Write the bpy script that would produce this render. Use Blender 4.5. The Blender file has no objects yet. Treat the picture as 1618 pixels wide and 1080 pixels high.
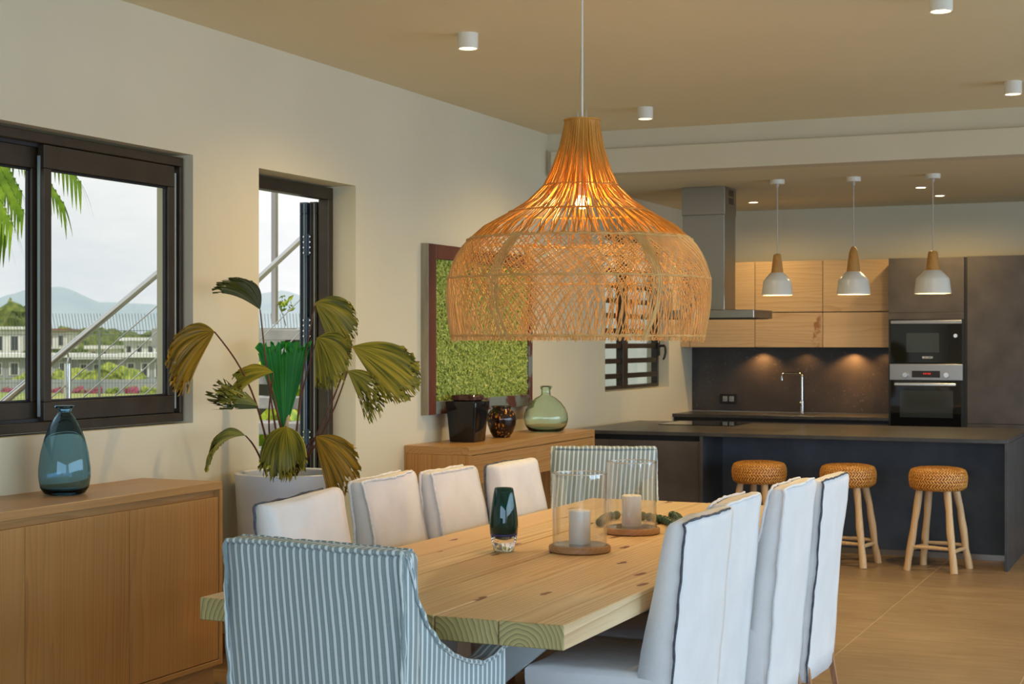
import bpy, bmesh, math, random
from mathutils import Vector, Matrix, noise
PI = math.pi
R = math.radians
rnd = random.Random(7)
S = bpy.context.scene
col = S.collection

# ------------------------------------------------------------------ camera
F = 2483.0                                  # focal length in pixels of a 1618 x 1080 frame
YAW = math.atan(1099 / F)
EYE = 1.6
cs, sn = math.cos(YAW), math.sin(YAW)
cd = bpy.data.cameras.new('camera'); cam = bpy.data.objects.new('camera', cd); col.objects.link(cam)
cam.location = (0, 0, EYE); cam.rotation_euler = (PI / 2, 0, YAW)
cd.sensor_width = 36; cd.lens = F * 36 / 1618; cd.clip_end = 5000
cd.dof.use_dof = True; cd.dof.focus_distance = 6.2; cd.dof.aperture_fstop = 8
S.camera = cam

# ------------------------------------------------------------------ view, sky, sun, daylight
S.view_settings.view_transform = 'Standard'; S.view_settings.look = 'None'
S.view_settings.gamma = 1; S.view_settings.use_curve_mapping = False
S.view_settings.exposure = 0.0
S.cycles.use_denoising = True
S.cycles.max_bounces = 10; S.cycles.diffuse_bounces = 5; S.cycles.glossy_bounces = 4
S.cycles.transmission_bounces = 10; S.cycles.transparent_max_bounces = 16
S.cycles.sample_clamp_indirect = 6.0
S.cycles.caustics_reflective = False; S.cycles.caustics_refractive = False

w = bpy.data.worlds.new('sky'); S.world = w; w.use_nodes = True
nt = w.node_tree; nt.nodes.clear()
out = nt.nodes.new('ShaderNodeOutputWorld'); bg = nt.nodes.new('ShaderNodeBackground')
tc = nt.nodes.new('ShaderNodeTexCoord'); mp = nt.nodes.new('ShaderNodeMapping'); mp.inputs['Scale'].default_value = (1, 1, 3.2)
nz = nt.nodes.new('ShaderNodeTexNoise'); nz.inputs['Scale'].default_value = 3.0; nz.inputs['Detail'].default_value = 7; nz.inputs['Roughness'].default_value = .58
rp = nt.nodes.new('ShaderNodeValToRGB')
rp.color_ramp.elements[0].position = .36; rp.color_ramp.elements[0].color = (.60, .645, .69, 1)
rp.color_ramp.elements[1].position = .60; rp.color_ramp.elements[1].color = (.80, .80, .79, 1)
e = rp.color_ramp.elements.new(.46); e.color = (.69, .705, .72, 1)
nt.links.new(tc.outputs['Generated'], mp.inputs[0]); nt.links.new(mp.outputs[0], nz.inputs['Vector'])
nt.links.new(nz.outputs['Fac'], rp.inputs[0]); nt.links.new(rp.outputs[0], bg.inputs[0]); nt.links.new(bg.outputs[0], out.inputs[0])
bg.inputs[1].default_value = 1.3


def light(name, kind, loc, energy, color=(1, 1, 1), rot=(0, 0, 0), size=.1, size_y=None, **k):
    l = bpy.data.lights.new(name, kind); l.energy = energy; l.color = color
    if kind == 'AREA':
        l.shape = 'RECTANGLE' if size_y else 'DISK'; l.size = size
        if size_y: l.size_y = size_y
        if 'spread' in k: l.spread = k['spread']
    elif kind == 'SUN': l.angle = R(2)
    else: l.shadow_soft_size = size
    if kind == 'SPOT': l.spot_size = k.get('cone', R(90)); l.spot_blend = k.get('blend', .6)
    o = bpy.data.objects.new(name, l); o.location = loc; o.rotation_euler = rot; col.objects.link(o)
    return o


sun_dir = Vector((-.42, .52, -.98))
light('sun', 'SUN', (8, -8, 20), 3.0, (1, .95, .86), rot=sun_dir.to_track_quat('-Z', 'Y').to_euler())
DAY = (.54, .77, 1.0)
# daylight entering by the open veranda side (right) and by the glazing behind the camera
light('daylight_right', 'AREA', (4.25, 6.0, 1.40), 370, DAY, rot=(0, R(62), 0), size=2.4, size_y=12, spread=R(150))
light('daylight_front', 'AREA', (0.2, -2.7, 1.40), 200, (.46, .71, 1.0), rot=(R(66), 0, 0), size=7.5, size_y=2.4, spread=R(150))
WARM = (1.0, .70, .30)

# ------------------------------------------------------------------ projection helpers (pixel of the photograph -> point at a known plane)
def ray(px, py):
    u = (px - 809) / F; v = -(py - 540) / F
    return (-sn + u * cs, cs + u * sn, v)
def at_z(px, py, z):
    a = ray(px, py); t = (z - EYE) / a[2]; return Vector((a[0] * t, a[1] * t, z))
def at_x(px, py, x):
    a = ray(px, py); t = x / a[0]; return Vector((x, a[1] * t, EYE + a[2] * t))
def at_y(px, py, y):
    a = ray(px, py); t = y / a[1]; return Vector((a[0] * t, y, EYE + a[2] * t))
def at_d(px, py, d):
    a = ray(px, py); return Vector((a[0] * d, a[1] * d, EYE + a[2] * d))
CR, CU, CT = Vector((cs, sn, 0)), Vector((0, 0, 1)), Vector((sn, -cs, 0))   # right, up, towards the viewer

# ------------------------------------------------------------------ materials
class NT:
    def __init__(s, name):
        s.m = bpy.data.materials.new(name); s.m.use_nodes = True; s.t = s.m.node_tree
        s.b = s.t.nodes['Principled BSDF']; s.o = s.t.nodes['Material Output']
    def n(s, typ, ins=None, **props):
        x = s.t.nodes.new('ShaderNode' + typ)
        for k, v in props.items(): setattr(x, k, v)
        for k, v in (ins or {}).items():
            if isinstance(v, bpy.types.NodeSocket): s.t.links.new(v, x.inputs[k])
            else: x.inputs[k].default_value = v
        return x
    def math(s, op, a, b=0.0, c=None):
        d = {0: a, 1: b}
        if c is not None: d[2] = c
        return s.n('Math', d, operation=op).outputs[0]
    def ramp(s, fac, stops, interp='LINEAR'):
        x = s.n('ValToRGB', {0: fac}); cr = x.color_ramp; cr.interpolation = interp
        for i, (p, c) in enumerate(stops):
            el = cr.elements[i] if i < 2 else cr.elements.new(p)
            el.position = p; el.color = (*c, 1) if len(c) == 3 else c
        return x.outputs[0]
    def mix(s, fac, a, b, blend='MIX'):
        x = s.n('Mix', data_type='RGBA', blend_type=blend)
        for k, v in ((0, fac), (6, a), (7, b)):
            if isinstance(v, bpy.types.NodeSocket): s.t.links.new(v, x.inputs[k])
            else: x.inputs[k].default_value = (*v, 1) if isinstance(v, tuple) and len(v) == 3 else v
        return x.outputs[2]
    def bump(s, h, strength=.3, dist=.002):
        x = s.n('Bump', {'Height': h, 'Strength': strength, 'Distance': dist}); s.set('Normal', x.outputs[0])
    def set(s, k, v):
        if isinstance(v, bpy.types.NodeSocket): s.t.links.new(v, s.b.inputs[k])
        else: s.b.inputs[k].default_value = (*v, 1) if isinstance(v, tuple) and len(v) == 3 else v
    def obj(s): return s.n('TexCoord').outputs['Object']
    def noise(s, scale=(1, 1, 1), sc=5, detail=4, rough=.5, vec=None, dist=0.0):
        v = vec or s.obj()
        mpn = s.n('Mapping', {0: v, 'Scale': scale})
        return s.n('TexNoise', {'Vector': mpn.outputs[0], 'Scale': sc, 'Detail': detail, 'Roughness': rough, 'Distortion': dist}).outputs['Fac']


def plain(name, c, rough=.5, metal=0.0, spec=.5, **k):
    a = NT(name); a.set('Base Color', c); a.set('Roughness', rough); a.set('Metallic', metal); a.set('Specular IOR Level', spec)
    for kk, v in k.items(): a.set(kk.replace('_', ' '), v)
    return a.m
def noisy(name, c1, c2, scale=5, rough=.6, metal=0.0, bump=0.0, bscale=60, stretch=(1, 1, 1), spec=.5, lo=.35, hi=.65, bdist=.002, detail=5, r2=None):
    a = NT(name); f = a.noise(stretch, scale, detail)
    a.set('Base Color', a.ramp(f, [(lo, c1), (hi, c2)])); a.set('Roughness', rough); a.set('Metallic', metal); a.set('Specular IOR Level', spec)
    if r2 is not None:
        rr = a.n('MapRange', {0: f, 1: lo, 2: hi, 3: rough, 4: r2}).outputs[0]; a.set('Roughness', rr)
    if bump: a.bump(a.noise(stretch, bscale, 3), bump, bdist)
    return a.m
def emit(name, c, strength):
    a = NT(name); a.set('Base Color', c); a.set('Emission Color', c); a.set('Emission Strength', strength); return a.m
def glass(name, c, ior=1.5, rough=0.0, thin=False, dens=0.0, pw=5.0):
    a = NT(name); t = a.t
    t.nodes.remove(a.b)
    if thin:
        tr = a.n('BsdfTransparent', {0: (*c, 1)}); gl = a.n('BsdfGlossy', {'Roughness': .02}); fc = a.n('LayerWeight', {0: .5}).outputs['Facing']
        mx = a.n('MixShader', {0: a.math('ADD', a.math('MULTIPLY', a.math('POWER', fc, pw), .75), (ior - 1) ** 2 / (ior + 1) ** 2), 1: tr.outputs[0], 2: gl.outputs[0]})
    else:
        mx = a.n('BsdfGlass', {0: (*c, 1), 'Roughness': rough, 'IOR': ior})
    t.links.new(mx.outputs[0], a.o.inputs[0])
    if dens:
        va = a.n('VolumeAbsorption', {0: (*c, 1), 1: dens}); t.links.new(va.outputs[0], a.o.inputs[1])
    return a.m
def wood(name, light_c, dark_c, grain='Y', freq=90, pith=(.6, .3), amp=.03, rough=.45, knots=None, streak=.35, bump=.08, mid=None, endc=None, kscale=3.0, stretch=.06):
    """solid wood: year rings around a pith running along the grain, with streaks and knots"""
    a = NT(name); co = a.obj()
    rand = a.n('ObjectInfo').outputs['Random']
    sep = a.n('SeparateXYZ', {0: co}); ax = {'X': (1, 2, 0), 'Y': (0, 2, 1), 'Z': (0, 1, 2)}[grain]
    u, v, g = (sep.outputs[i] for i in ax)
    st = [1, 1, 1]; st[ax[2]] = stretch
    shift = a.n('CombineXYZ', {0: a.math('MULTIPLY', rand, 17.0), 1: a.math('MULTIPLY', rand, 31.0), 2: a.math('MULTIPLY', rand, 11.0)}).outputs[0]
    cv = a.n('VectorMath', {0: co, 1: shift}, operation='ADD').outputs[0]
    warp = a.noise(tuple(st), 5, 3, .5, vec=cv)
    uu = a.math('SUBTRACT', u, a.math('MULTIPLY', a.math('SUBTRACT', rand, .5), pith[0]))
    vv = a.math('ADD', v, pith[1])
    d = a.math('SQRT', a.math('ADD', a.math('MULTIPLY', uu, uu), a.math('MULTIPLY', vv, vv)))
    d = a.math('ADD', d, a.math('MULTIPLY', a.math('SUBTRACT', warp, .5), amp * 2))
    ring = a.math('FRACT', a.math('MULTIPLY', d, freq))
    ringf = a.ramp(ring, [(0, (.1, .1, .1)), (.70, (.55, .55, .55)), (.9, (1, 1, 1)), (1.0, (.15, .15, .15))])
    base = a.mix(ringf, light_c, dark_c)
    st2 = [1, 1, 1]; st2[ax[2]] = .02
    fine = a.noise(tuple(st2), 130, 4, .65, vec=cv)
    base = a.mix(a.math('MULTIPLY', a.math('GREATER_THAN', fine, .56), streak * .5), base, dark_c)
    big = a.noise(tuple(st), 2.5, 3, .5, vec=cv)
    if mid: base = a.mix(a.math('MULTIPLY', a.ramp(big, [(.4, (0, 0, 0)), (.66, (1, 1, 1))]), .7), base, mid)
    if endc:
        nrm = a.n('SeparateXYZ', {0: a.n('TexCoord').outputs['Normal']})
        isend = a.math('GREATER_THAN', a.math('ABSOLUTE', nrm.outputs[ax[2]]), .7)
        ec = a.mix(ringf, endc[0], endc[1]); base = a.mix(isend, base, ec)
    if knots:
        jit = a.noise((1, 1, 1), 24, 3, .5, vec=cv)
        kmp = a.n('CombineXYZ', {0: a.math('ADD', a.math('ADD', u, a.math('MULTIPLY', rand, 13.0)), a.math('MULTIPLY', jit, .03)), 1: a.math('ADD', a.math('MULTIPLY', a.math('ADD', g, a.math('MULTIPLY', rand, 7.0)), .30), a.math('MULTIPLY', jit, .02)), 2: 0.0}).outputs[0]
        vo = a.n('TexVoronoi', {'Vector': kmp, 'Scale': kscale, 'Randomness': 1.0}, voronoi_dimensions='2D')
        kf = a.ramp(vo.outputs['Distance'], [(.06, (1, 1, 1)), (.09, (0, 0, 0))])
        sel = a.math('GREATER_THAN', a.n('SeparateColor', {0: vo.outputs['Color']}).outputs[0], .45)
        base = a.mix(a.math('MULTIPLY', kf, sel), base, knots)
    a.set('Base Color', base); a.set('Roughness', rough)
    if bump: a.bump(a.math('ADD', ringf, fine), bump, .001)
    return a.m
def stripes(name, axis, period=.0257, off=0.0):
    a = NT(name); co = a.obj(); sep = a.n('SeparateXYZ', {0: co})
    nr = a.n('SeparateXYZ', {0: a.n('TexCoord').outputs['Normal']})
    side = a.math('GREATER_THAN', a.math('ABSOLUTE', nr.outputs[0]), .75)
    cx = a.math('ADD', sep.outputs[0], a.math('MULTIPLY', sep.outputs[2], .075)); cy = a.math('MULTIPLY', sep.outputs[1], 1.0)
    c = a.n('Mix', {0: side, 2: cx, 3: cy}, data_type='FLOAT').outputs[0]
    wob = a.math('MULTIPLY', a.math('SUBTRACT', a.noise((1, 1, 1), 4, 2), .5), .006)
    p = a.math('FRACT', a.math('DIVIDE', a.math('ADD', a.math('ADD', c, wob), 5 + off), period))
    lightc, teal, dark = (.62, .67, .67), (.215, .275, .28), (.14, .19, .20)
    cc = a.ramp(p, [(0, lightc), (.30, lightc), (.33, dark), (.40, teal), (.50, teal), (.53, (.31, .38, .39)), (.60, teal), (.86, teal), (.90, dark), (.96, lightc)])
    weave = a.noise((1, 1, 1), 500, 2)
    cc = a.mix(.35, cc, a.ramp(weave, [(.3, (.25, .3, .3)), (.7, (.8, .8, .8))]), 'SOFT_LIGHT')
    a.set('Base Color', cc); a.set('Roughness', .9); a.set('Sheen Weight', .2); a.bump(weave, .25, .001)
    return a.m
def linen(name, c1, c2):
    a = NT(name); f = a.noise((1, 1, 1), 6, 4); c = a.ramp(f, [(.3, c1), (.7, c2)])
    wx = a.noise((260, 12, 260), 3, 2); wz = a.noise((12, 12, 320), 3, 2)
    wv = a.math('ADD', wx, wz)
    c = a.mix(.25, c, a.ramp(wv, [(.7, (.3, .3, .3)), (1.3, (.75, .75, .75))]), 'SOFT_LIGHT')
    a.set('Base Color', c); a.set('Roughness', .92); a.set('Sheen Weight', .15); a.bump(a.math('ADD', wv, a.math('MULTIPLY', a.noise((1, 1, 1), 14, 3), 6)), .35, .0015)
    return a.m

M = {}
M['paint'] = noisy('cream_wall_paint', (.65, .59, .435), (.68, .62, .465), 1.2, .85, bump=.05, bscale=180)
M['ceil'] = noisy('warm_ceiling_paint', (.76, .68, .46), (.79, .705, .485), 1.0, .9)
M['tile'] = None
a = NT('beige_porcelain_tile'); rand = a.n('ObjectInfo').outputs['Random']
f = a.noise((1.2, 7, 1), 2.4, 8, .62, vec=a.n('TexCoord').outputs['Object']); f2 = a.noise((1, 1, 1), 1.2, 4)
c = a.ramp(f, [(.3, (.235, .150, .078)), (.52, (.305, .20, .108)), (.72, (.37, .255, .145))])
c = a.mix(a.math('MULTIPLY', rand, .25), c, (.25, .16, .09)); a.set('Base Color', c); a.set('Roughness', a.n('MapRange', {0: f2, 1: .3, 2: .7, 3: .32, 4: .5}).outputs[0]); a.set('Specular IOR Level', .35)
a.bump(f, .05, .001); M['tile'] = a.m
M['grout'] = plain('pale_grout', (.56, .45, .28), .9)
M['skirt'] = noisy('terracotta_skirting', (.33, .15, .06), (.43, .21, .09), 6, .45, stretch=(1, .1, 1))
M['bronze'] = noisy('bronze_aluminium', (.040, .028, .018), (.052, .038, .025), 8, .38, metal=.35, spec=.5)
M['seal'] = plain('black_rubber', (.012, .013, .016), .5)
M['greystrip'] = plain('grey_seal_and_lit_side', (.30, .34, .35), .5)  # door gaskets, and the lit side of the sash stile put into colour
M['pane'] = glass('window_glass', (.97, .985, .98), 1.45, thin=True)
M['bluealu'] = plain('blue_grey_aluminium', (.06, .09, .13), .35, .5)
M['steel'] = plain('brushed_steel', (.36, .35, .33), .30, 1.0)
M['inox'] = plain('polished_inox', (.62, .62, .60), .18, 1.0)
M['oak'] = wood('golden_oak', (.51, .265, .08), (.32, .145, .038), 'Z', 42, (1.2, .35), .10, .42, streak=.5, mid=(.48, .27, .10), stretch=.09, bump=.05)
M['oak_h'] = wood('golden_oak_lengthwise', (.50, .28, .10), (.32, .15, .043), 'Y', 42, (1.2, .35), .10, .36, streak=.5, mid=(.46, .26, .10), stretch=.09, bump=.05)
M['oak_x'] = wood('golden_oak_crosswise', (.50, .28, .10), (.32, .15, .043), 'X', 42, (1.2, .35), .10, .36, streak=.5, mid=(.46, .26, .10), stretch=.09, bump=.05)
M['pine'] = wood('knotty_pine', (.74, .58, .35), (.47, .30, .14), 'Y', 62, (.22, .045), .035, .48, knots=(.17, .045, .018), streak=.6, mid=(.66, .43, .22), endc=((.50, .40, .16), (.17, .145, .055)), kscale=6.0, stretch=.05, bump=.04)
M['oakcab'] = wood('pale_knotty_oak', (.53, .36, .20), (.41, .26, .13), 'X', 34, (.9, .55), .11, .5, knots=(.28, .12, .045), streak=.4, mid=(.58, .40, .23), kscale=5.0, stretch=.10, bump=.03)
M['gapshade'] = plain('shadow_brown_carcass', (.10, .06, .03), .7)  # carcass coloured dark so the gaps between the doors read as shade
M['stoolwood'] = wood('pale_branch_wood', (.62, .42, .22), (.46, .26, .11), 'Z', 60, (.1, .1), .04, .55, knots=(.25, .11, .04), streak=.3, kscale=6, stretch=.12, mid=(.68, .47, .26))
M['legwood'] = wood('reddish_leg_wood', (.44, .23, .12), (.32, .15, .07), 'Z', 60, (.1, .1), .04, .5, streak=.3)
M['lampwood'] = wood('honey_turned_wood', (.52, .27, .07), (.42, .19, .04), 'Z', 80, (.1, .1), .04, .4, streak=.2)
M['holderwood'] = wood('tan_turned_wood', (.45, .25, .11), (.34, .17, .065), 'X', 70, (.1, .1), .04, .45, streak=.2)
M['rattan'] = noisy('natural_rattan', (.64, .37, .10), (.83, .57, .22), 30, .5, stretch=(1, 1, .3), lo=.3, hi=.7)
M['rattan_up'] = noisy('honey_rattan', (.60, .25, .03), (.80, .40, .07), 30, .45, stretch=(1, 1, .2), lo=.3, hi=.7)
for k in ('rattan', 'rattan_up'):
    t_ = M[k].node_tree; b_ = t_.nodes['Principled BSDF']
    tl = t_.nodes.new('ShaderNodeBsdfTranslucent'); tl.inputs[0].default_value = (.85, .42, .09, 1)
    mx = t_.nodes.new('ShaderNodeMixShader'); mx.inputs[0].default_value = .25
    o_ = t_.nodes['Material Output']; t_.links.new(b_.outputs[0], mx.inputs[1]); t_.links.new(tl.outputs[0], mx.inputs[2]); t_.links.new(mx.outputs[0], o_.inputs[0])
M['white'] = plain('white_lacquer', (.74, .72, .64), .35)
M['pendwhite'] = plain('white_ceramic', (.70, .69, .64), .25)
M['cord'] = plain('pale_cord', (.50, .46, .40), .6)
M['planter'] = noisy('matt_white_planter', (.60, .64, .70), (.64, .68, .73), 3, .5, bump=.05, bscale=200)
M['soil'] = noisy('potting_soil', (.02, .014, .01), (.06, .04, .025), 40, .95, bump=.6, bscale=80)
M['linen'] = linen('white_linen', (.70, .67, .64), (.78, .76, .74))
M['linenr'] = linen('bright_white_linen', (.70, .69, .69), (.77, .76, .76))
M['pipe'] = noisy('charcoal_overlock_seam', (.05, .055, .075), (.10, .11, .13), 90, .9)
M['seamw'] = noisy('frayed_white_seam', (.66, .65, .63), (.80, .79, .77), 60, .9)
M['stripe_x'] = stripes('ticking_stripe_cloth', 'X')
M['stripe_y'] = stripes('ticking_stripe_cloth_side', 'Y')
M['steelpaint'] = plain('pale_grey_painted_steel', (.50, .55, .57), .4)
M['stone'] = noisy('charcoal_stone_worktop', (.036, .036, .037), (.060, .057, .054), 7, .30, spec=.5, bump=.03, bscale=90)
M['stoneedge'] = noisy('charcoal_stone_panel', (.034, .036, .040), (.055, .056, .060), 7, .42)
M['ceramic'] = noisy('dark_ceramic_front', (.050, .041, .037), (.088, .074, .066), 3.4, .45, detail=8, bump=.03, bscale=60)
M['ceramicb'] = noisy('blue_grey_ceramic_panel', (.042, .056, .074), (.078, .096, .122), 3.4, .5, detail=8)
M['black'] = plain('matt_black', (.008, .008, .009), .5)
a = NT('granite_backsplash'); f = a.noise((1, 1, 1), 3, 6); c = a.ramp(f, [(.3, (.040, .034, .032)), (.7, (.075, .064, .058))])
sp = a.noise((1, 1, 1), 45, 6, .7); big = a.noise((1, 1, 1), 2.2, 3)
c = a.mix(a.math('MULTIPLY', a.ramp(sp, [(.60, (0, 0, 0)), (.70, (1, 1, 1))]), a.ramp(big, [(.42, (0, 0, 0)), (.6, (1, 1, 1))])), c, (.30, .25, .21))
a.set('Base Color', c); a.set('Roughness', .38); M['granite'] = a.m
M['blackglass'] = plain('black_oven_glass', (.006, .006, .007), .04, 0.0, .6)
M['ovenwin'] = plain('oven_window_glass', (.03, .035, .035), .06, 0.0, .7)
M['knobsteel'] = plain('satin_steel_knob', (.72, .72, .70), .25, 1.0)
M['weave'] = None
a = NT('woven_rush'); co = a.obj()
br = a.n('TexBrick', {'Vector': a.n('Mapping', {0: co, 'Rotation': (0, 0, R(45)), 'Scale': (1, 1, 1)}).outputs[0], 'Scale': 30.0, 'Mortar Size': .04, 'Color1': (.40, .14, .02, 1), 'Color2': (.28, .08, .01, 1), 'Mortar': (.12, .03, .005, 1)})
f = a.noise((1, 1, 1), 60, 3); c = a.mix(.5, a.ramp(f, [(.35, (.18, .05, .008)), (.6, (.40, .15, .025))]), br.outputs['Color'])
a.set('Base Color', c); a.set('Roughness', .42); a.bump(br.outputs['Fac'], .4, .002); M['weave'] = a.m
M['weave2'] = noisy('rush_strand', (.45, .14, .016), (.95, .50, .12), 70, .38, lo=.3, hi=.7)
M['blackglaze'] = noisy('black_glaze', (.006, .005, .005), (.014, .011, .009), 8, .10, bump=.15, bscale=12, spec=.4)
M['cornerglint'] = noisy('painted_edge_highlight', (.10, .07, .03), (.55, .50, .34), 60, .3, lo=.42, hi=.6)  # broken pale colour for the highlight painted on the jar corner
a = NT('tortoiseshell_glass'); vo = a.n('TexVoronoi', {'Vector': a.n('Mapping', {0: a.obj(), 'Scale': (1, 1, .55)}).outputs[0], 'Scale': 62.0})
hh = a.noise((1, 1, 1), 14, 3)
c = a.mix(a.math('MULTIPLY', a.ramp(vo.outputs['Distance'], [(.25, (1, 1, 1)), (.42, (0, 0, 0))]), a.math('GREATER_THAN', hh, .5)), (.018, .008, .005), (.55, .20, .03))
a.set('Base Color', c); a.set('Roughness', .07); M['tortoise'] = a.m
M['greenglass'] = glass('sea_green_glass', (.91, .975, .93), 1.45)
M['blueglass'] = glass('smoky_blue_glass', (.64, .79, .87), 1.45)
M['tealglass'] = plain('deep_teal_glass', (.0, .14, .115), .02, 0.0, .9, Transmission_Weight=.85)
M['cobalt'] = plain('cobalt_glass_band', (.04, .05, .30), .03, 0.0, .9, Transmission_Weight=.6)
M['clear'] = glass('clear_glass', (.99, 1, 1), 1.45)
M['cylglass'] = glass('clear_thin_glass', (.985, .992, .992), 1.75, thin=True, pw=3.0)
M['wax'] = plain('ivory_wax', (.88, .86, .80), .5, Subsurface_Weight=.0)
M['wick'] = plain('white_wick', (.8, .78, .72), .8)
M['bead'] = noisy('dark_green_bead', (.006, .035, .014), (.012, .065, .025), 30, .35)
M['moss'] = None
a = NT('preserved_moss'); f = a.noise((1, 1, 1), 38, 6, .7); c = a.ramp(f, [(.30, (.06, .09, .015)), (.45, (.26, .34, .05)), (.58, (.52, .58, .15)), (.72, (.70, .72, .30))])
a.set('Base Color', c); a.set('Roughness', .85); M['moss'] = a.m
M['rust'] = noisy('reddish_brown_paint', (.075, .016, .010), (.14, .04, .022), 5, .4, stretch=(1, 1, .3), bump=.1, bscale=30)
M['rustgrey'] = noisy('flaking_grey_paint', (.10, .03, .02), (.17, .20, .19), 4.5, .5, lo=.47, hi=.52)
M['edgewood'] = noisy('weathered_frame_edge', (.20, .17, .11), (.34, .31, .22), 9, .7, stretch=(1, 1, .2))
M['petiole'] = noisy('brown_leaf_stalk', (.075, .018, .010), (.15, .05, .02), 10, .5)
M['sheath'] = noisy('tan_leaf_sheath', (.42, .26, .12), (.55, .38, .2), 10, .6)
def leafmat(name, stops, trans):
    a = NT(name); uv = a.n('UVMap'); sp_ = a.n('SeparateXYZ', {0: uv.outputs[0]})
    st = a.n('CombineXYZ', {0: a.math('MULTIPLY', sp_.outputs[0], 26), 1: a.math('MULTIPLY', sp_.outputs[1], 1.2), 2: a.math('MULTIPLY', a.n('ObjectInfo').outputs['Random'], 40)}).outputs[0]
    f = a.n('TexNoise', {'Vector': st, 'Scale': 1.0, 'Detail': 5.0, 'Roughness': .6}).outputs['Fac']
    c = a.ramp(f, stops); a.set('Base Color', c); a.set('Roughness', .42); a.set('Specular IOR Level', .35)
    tl = a.n('BsdfTranslucent', {0: trans}); a.t.links.new(c, tl.inputs[0])
    mx = a.n('MixShader', {0: .3, 1: a.b.outputs[0], 2: tl.outputs[0]}); a.t.links.new(mx.outputs[0], a.o.inputs[0])
    return a.m
M['leafdry'] = leafmat('olive_dry_leaf', [(.30, (.06, .07, .008)), (.45, (.20, .19, .018)), (.58, (.42, .34, .035)), (.72, (.52, .38, .06))], (.4, .3, .05, 1))
M['leafdark'] = leafmat('dark_olive_leaf', [(.30, (.035, .045, .008)), (.5, (.09, .10, .016)), (.7, (.19, .16, .03))], (.2, .2, .03, 1))
M['leafgold'] = leafmat('golden_dry_leaf', [(.30, (.075, .055, .008)), (.44, (.28, .17, .015)), (.6, (.58, .30, .02)), (.75, (.62, .36, .04))], (.6, .35, .05, 1))
M['leafgreen'] = leafmat('fresh_green_leaf', [(.30, (.004, .12, .010)), (.5, (.012, .27, .02)), (.7, (.07, .38, .03))], (.05, .4, .03, 1))
# outdoors
a = NT('lawn_and_dry_earth'); f = a.noise((1, 1, 1), .12, 6, .6); f2 = a.noise((1, 1, 1), 2.0, 5, .7)
c = a.ramp(f, [(.36, (.33, .27, .13)), (.46, (.37, .36, .12)), (.55, (.22, .28, .05)), (.68, (.11, .19, .03))])
a.set('Base Color', a.mix(.4, c, a.ramp(f2, [(.3, (.15, .2, .05)), (.7, (.75, .7, .5))]), 'OVERLAY')); a.set('Roughness', .95); M['ground'] = a.m
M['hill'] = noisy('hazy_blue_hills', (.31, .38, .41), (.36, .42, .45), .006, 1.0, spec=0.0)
M['extwhite'] = noisy('white_render', (.62, .62, .60), (.70, .70, .68), 2, .8)
M['annexe'] = noisy('pale_grey_green_render', (.44, .47, .43), (.50, .53, .49), 2, .85)
M['extgrey'] = noisy('grey_render', (.24, .26, .27), (.34, .35, .36), .6, .8)
M['extdark'] = plain('dark_glazing', (.04, .05, .06), .2)
M['brown'] = plain('brown_cladding', (.22, .09, .05), .7)
M['tree'] = noisy('tree_foliage', (.035, .065, .012), (.17, .20, .03), .8, .9, lo=.35, hi=.68, detail=7)
M['shrub'] = noisy('shrub_foliage', (.08, .14, .015), (.35, .38, .05), 3, .9, lo=.35, hi=.65)
M['flower'] = noisy('pink_bougainvillea', (.30, .04, .10), (.15, .20, .05), 3, .9, lo=.45, hi=.6)
M['palm'] = noisy('palm_leaflet', (.035, .10, .004), (.20, .32, .02), 9, .8, spec=.1, lo=.3, hi=.7)
M['concrete'] = noisy('grey_concrete_tread', (.26, .26, .25), (.38, .37, .35), 5, .85)
M['fence'] = plain('grey_fence_wire', (.16, .19, .18), .6)
M['vine'] = noisy('lime_vine_leaf', (.15, .30, .02), (.52, .55, .05), 12, .6)
M['warmdiff'] = emit('lit_downlight', (1.0, .72, .42), 9)
M['bulb'] = emit('glowing_bulb', (1.0, .60, .25), 10)
M['red'] = emit('red_clock_digits', (.8, .02, .015), .5)
M['logo'] = plain('pale_lettering', (.75, .75, .72), .5)
M['denim'] = noisy('blue_grey_lining', (.03, .045, .075), (.08, .10, .13), 30, .95)

# ------------------------------------------------------------------ object helpers
WM = {}
def setp(o, label=None, cat=None, group=None, kind=None):
    for k, v in (('label', label), ('category', cat), ('group', group), ('kind', kind)):
        if v: o[k] = v
    return o
def thing(name, label, cat, loc=(0, 0, 0), rz=0, group=None, kind=None):
    o = bpy.data.objects.new(name, None); o.empty_display_size = .1; col.objects.link(o)
    o.location = loc; o.rotation_euler = (0, 0, rz)
    WM[o] = Matrix.Translation(Vector(loc)) @ Matrix.Rotation(rz, 4, 'Z')
    return setp(o, label, cat, group, kind)
def finish(name, bm, mat, parent=None, local=False, smooth=False, label=None, cat=None, group=None, kind=None, autos=True):
    """bmesh -> ONE mesh object; world coordinates unless local"""
    bmesh.ops.recalc_face_normals(bm, faces=bm.faces[:])
    if parent is None:
        c0 = Vector((0, 0, 0))
        if not local and bm.verts:
            xs = [v.co for v in bm.verts]
            c0 = Vector(((min(p.x for p in xs) + max(p.x for p in xs)) / 2, (min(p.y for p in xs) + max(p.y for p in xs)) / 2, min(p.z for p in xs)))
            bm.transform(Matrix.Translation(-c0))
    elif not local: bm.transform(WM[parent].inverted())
    me = bpy.data.meshes.new(name); bm.to_mesh(me); bm.free()
    me.materials.append(M[mat] if isinstance(mat, str) else mat)
    if smooth:
        me.polygons.foreach_set('use_smooth', [True] * len(me.polygons))
        if smooth != 'full': me.set_sharp_from_angle(angle=R(40))
    o = bpy.data.objects.new(name, me); col.objects.link(o)
    if parent is None:
        o.location = c0; WM[o] = Matrix.Translation(c0)
    else:
        o.parent = parent; WM[o] = WM[parent]
    return setp(o, label, cat, group, kind)
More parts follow.
